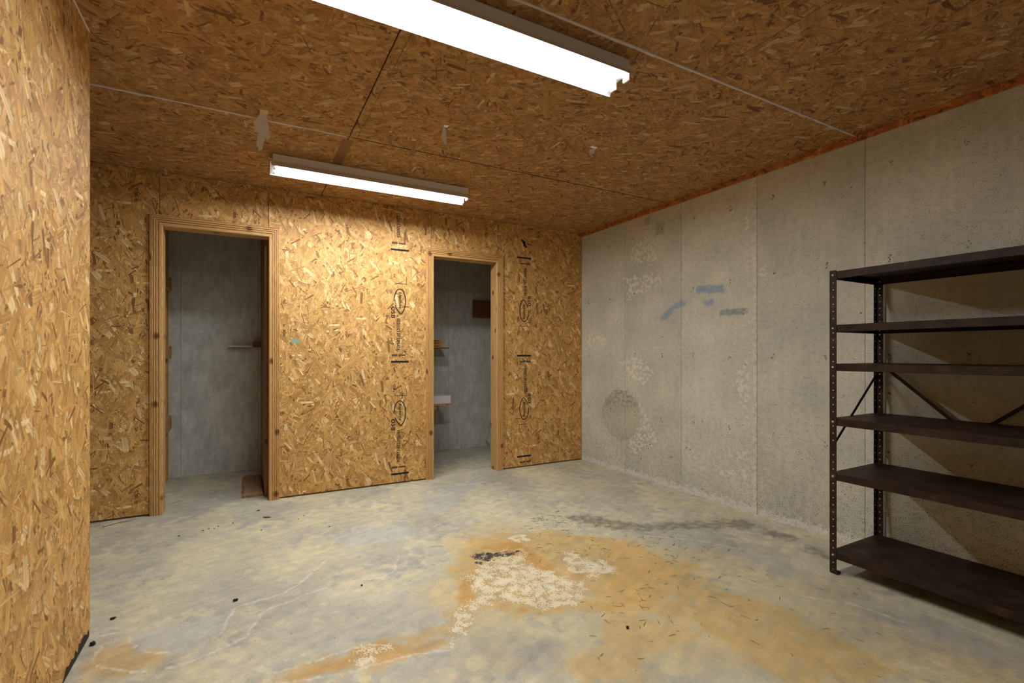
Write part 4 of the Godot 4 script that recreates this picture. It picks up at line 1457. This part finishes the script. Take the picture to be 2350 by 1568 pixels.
func build_tape():
	var big := thing("tape_scrap", "big torn white tape scrap hanging from the ceiling, leftmost and largest", "tape", Vector3.ZERO, 0.0, "tape scraps on the ceiling")
	var b0 := begin()
	scrap(b0, [-2.999, 2.312, -2.971, 2.310, -2.956, 2.255, -2.949, 2.230, -2.963, 2.215, -2.981, 2.237, -3.001, 2.238, -3.024, 2.243, -3.032, 2.274], 1.152, 0.0, -1.0)
	part("tape_piece", b0, M.tape, big)
	b0 = begin()
	stuck(b0, -3.003, -2.965, 1.147, 1.192)
	part("stuck_end", b0, M.tan_tape, big)
	b0 = begin()
	scrap(b0, [-3.011, 2.241, -2.980, 2.242, -2.973, 2.228, -2.985, 2.203, -2.987, 2.187, -3.003, 2.178, -3.008, 2.192, -3.016, 2.194], 1.152, 0.0, -1.2)
	part("tape_tail", b0, M.tape, big)
	b0 = begin()
	scrap(b0, [-2.358, 2.312, -2.349, 2.312, -2.340, 2.283, -2.322, 2.267, -2.338, 2.261, -2.350, 2.261, -2.349, 2.282], 1.247, 0.0, -1.1)
	stuck(b0, -2.360, -2.347, 1.243, 1.267)
	tag(part("tape_scrap", b0, M.tan_tape), "tiny curled tape tail on the ceiling above the far lamp", "tape", "tape scraps on the ceiling")
	b0 = begin()
	scrap(b0, [-2.217, 2.312, -2.192, 2.312, -2.173, 2.263, -2.192, 2.257, -2.211, 2.244, -2.216, 2.250, -2.204, 2.270], 1.208, 0.0, -1.1)
	stuck(b0, -2.219, -2.190, 1.204, 1.228)
	tag(part("tape_scrap", b0, M.tan_tape), "bent tan tape tab hanging behind the far lamp, its tip white", "tape", "tape scraps on the ceiling")
	b0 = begin()
	scrap(b0, [-2.112, 2.312, -2.093, 2.299, -2.068, 2.250, -2.082, 2.251, -2.112, 2.273, -2.115, 2.302], 1.444, 0.0, -1.1)
	stuck(b0, -2.114, -2.091, 1.440, 1.464)
	tag(part("tape_scrap", b0, M.tape), "slim pointed white tape sliver hanging above the far lamp", "tape", "tape scraps on the ceiling")
	b0 = begin()
	scrap(b0, [-1.240, 2.303, -1.199, 2.312, -1.191, 2.293, -1.215, 2.282], 1.603, 0.0, -1.1)
	stuck(b0, -1.242, -1.197, 1.599, 1.623)
	tag(part("tape_scrap", b0, M.tape), "small white tape stub alone on the right of the ceiling", "tape", "tape scraps on the ceiling")
	b0 = begin()
	scrap(b0, [-3.160, 2.312, -3.150, 2.312, -3.142, 2.306, -3.155, 2.289, -3.159, 2.294], 1.056, 0.0, -1.1)
	stuck(b0, -3.162, -3.148, 1.052, 1.076)
	tag(part("tape_scrap", b0, M.tan_tape), "small pale tape scrap left of the largest one", "tape", "tape scraps on the ceiling")
	var st := begin()
	stuck(st, -2.572, -2.512, 0.66, 1.05)
	tag(part("tape_strip", st, M.brown_tape), "wide dark brown tape strip stuck over the ceiling joint behind the far lamp", "tape")

# ------------------------------------------------------------------ litter on the floor
func lump(r: Vector3, sd: int, m: Material, label: String, category: String, called: String, at: Vector3, turn := 0.0, group := ""):
	var st := begin()
	var rr := RandomNumberGenerator.new()
	rr.seed = sd
	var nu := 9
	var nv := 6
	var g := []
	for j in nv + 1:
		var row := []
		for i in nu:
			var a := PI * j / nv
			var b := TAU * i / nu
			var k := 1.0 + rr.randf_range(-0.3, 0.25)
			if j == 0 or j == nv: k = 1.0
			row.append(Vector3(sin(a) * cos(b) * r.x * k, r.y * (1.0 + cos(a) * k), sin(a) * sin(b) * r.z * k))
		g.append(row)
	for j in nv:
		for i in nu:
			var i2 := (i + 1) % nu
			var a: Vector3 = g[j][i]
			var b: Vector3 = g[j][i2]
			var c: Vector3 = g[j + 1][i2]
			var d: Vector3 = g[j + 1][i]
			var n := (a + b + c + d) * 0.25 - Vector3(0, r.y, 0)
			oriented(st, a, b, c, n); oriented(st, a, c, d, n)
	st.generate_normals()
	var o := part(called, st, m, self, at)
	o.rotation.y = turn
	tag(o, label, category, group)

func build_debris():
	lump(Vector3(0.026, 0.003, 0.012), 3, M.bark, "curled grey-brown bark chip on the floor before the left doorway", "bark", "bark_chip", Vector3(-2.943, 0.001, 0.39), -0.5)
	lump(Vector3(0.011, 0.005, 0.007), 4, M.dark_bit, "black crumb alone on the left middle of the floor", "crumb", "dirt_crumb", Vector3(-3.107, 0.0005, 1.469), 0.3)
	lump(Vector3(0.010, 0.004, 0.006), 5, M.dark_bit, "black crumb on the floor beside the left partition's corner", "crumb", "dirt_crumb", Vector3(-3.55, 0.0005, 1.40), 0.2)
	lump(Vector3(0.007, 0.005, 0.006), 6, M.dark_bit, "dark pebble on the ochre floor stain nearest the bottom of the photo", "pebble", "pebble", Vector3(-1.724, 0.0005, 2.398), 0.2)
	lump(Vector3(0.005, 0.003, 0.004), 7, M.dark_bit, "tiny dark crumb on pale floor left of the ochre stain", "crumb", "dirt_crumb", Vector3(-2.584, 0.0005, 1.585))
	lump(Vector3(0.010, 0.006, 0.009), 12, M.rubber, "small black knob at the foot of the left partition's edge", "door stop", "rubber_knob", Vector3(-3.574, 0.0005, 1.575))
	lump(Vector3(0.012, 0.003, 0.005), 8, M.dark_bit, "black sliver on the floor by the left doorway's right casing", "sliver", "dark_sliver", Vector3(-2.99, 0.0005, 0.225), 0.5)
	# scattered mouse-sized crumbs in front of the left doorway
	var i := 0
	for p in [[-3.30, 0.47], [-3.27, 0.45], [-3.24, 0.46], [-3.22, 0.43], [-3.42, 0.50], [-3.14, 0.41], [-2.76, 0.52], [-2.72, 0.47], [-2.6, 0.75], [-2.98, 0.62]]:
		lump(Vector3(0.006, 0.002, 0.003), 20 + i, M.dark_bit, "tiny black crumb scattered on the floor before the left doorway", "crumb", "dirt_crumb", Vector3(p[0], 0.0005, p[1]), i * 0.7, "crumbs before the left doorway")
		i += 1
	# pale split stick along the foot of the wall
	var st := begin()
	rod(st, Vector3(-3.86, 0.007, 0.115), Vector3(-3.80, 0.008, 0.075), 0.006, 7, true, 0.0065)
	rod(st, Vector3(-3.80, 0.008, 0.075), Vector3(-3.745, 0.007, 0.062), 0.0065, 7, true, 0.004)
	rod(st, Vector3(-3.775, 0.009, 0.066), Vector3(-3.70, 0.005, 0.040), 0.003, 6, true, 0.0015)
	tag(part("stick", st, M.stick), "pale grey split stick at the foot of the wall left of the doorway", "stick")
	st = begin()
	rod(st, Vector3(-3.545, 0.004, -0.22), Vector3(-3.515, 0.007, -0.262), 0.0035, 6)
	rod(st, Vector3(-3.515, 0.007, -0.262), Vector3(-3.485, 0.004, -0.285), 0.0035, 6, true, 0.002)
	tag(part("straw", st, M.straw), "curved yellow straw on the floor just inside the left doorway", "straw")
	# grass clippings tracked in, mostly on the right of the stain
	var blade := begin()
	var prev := Vector3(-0.5, 0, 0)
	for k in 4:
		var u := -0.5 + (k + 1) * 0.25
		var q := Vector3(u, 0.10 * (1.0 - 4.0 * u * u) * 0.4, 0.12 * (1.0 - 4.0 * u * u))
		bar(blade, prev, q, Vector3.UP, 0.11 * (1.0 - absf(u) * 0.9), 0.03)
		prev = q
	var mm := MultiMesh.new()
	mm.transform_format = MultiMesh.TRANSFORM_3D
	var bm := blade.commit()
	bm.surface_set_material(0, M.grass)
	mm.mesh = bm
	var where := []
	for c in [[-1.28, 1.33, 0.10, 55], [-1.19, 1.27, 0.09, 25], [-1.36, 1.2, 0.14, 22], [-1.45, 1.62, 0.15, 26], [-1.3, 1.72, 0.16, 16], [-1.05, 1.78, 0.08, 14], [-0.98, 2.0, 0.09, 16], [-1.1, 2.1, 0.2, 24], [-1.0, 2.25, 0.18, 12], [-1.4, 2.15, 0.14, 14], [-1.52, 2.3, 0.12, 20], [-1.3, 2.45, 0.2, 16], [-1.75, 2.4, 0.12, 10], [-1.15, 2.9, 0.2, 10], [-0.85, 1.75, 0.12, 12], [-1.0, 1.2, 0.25, 26], [-0.9, 2.6, 0.25, 10], [-1.9, 1.2, 0.4, 12], [-1.1, 0.75, 0.3, 14]]:
		for k in int(c[3] * 0.95): where.append(Vector3(c[0] + rng.randfn(0, c[2]), 0.0015, c[1] + rng.randfn(0, c[2] * 0.8)))
	mm.instance_count = where.size()
	for k in where.size():
		var s := rng.randf_range(0.012, 0.038)
		var b := Basis(Vector3.UP, rng.randf() * TAU).rotated(Vector3(1, 0, 0), rng.randf_range(-0.1, 0.1)) * Basis.from_scale(Vector3(s, 0.014, minf(s, 0.018) * (1.0 if rng.randf() < 0.5 else -1.0)))
		mm.set_instance_transform(k, Transform3D(b, where[k]))
	var g := MultiMeshInstance3D.new()
	g.name = "grass_clippings"
	g.multimesh = mm
	add_child(g)
	tag(g, "dry green grass clippings scattered over the ochre floor stain", "grass", "", "stuff")
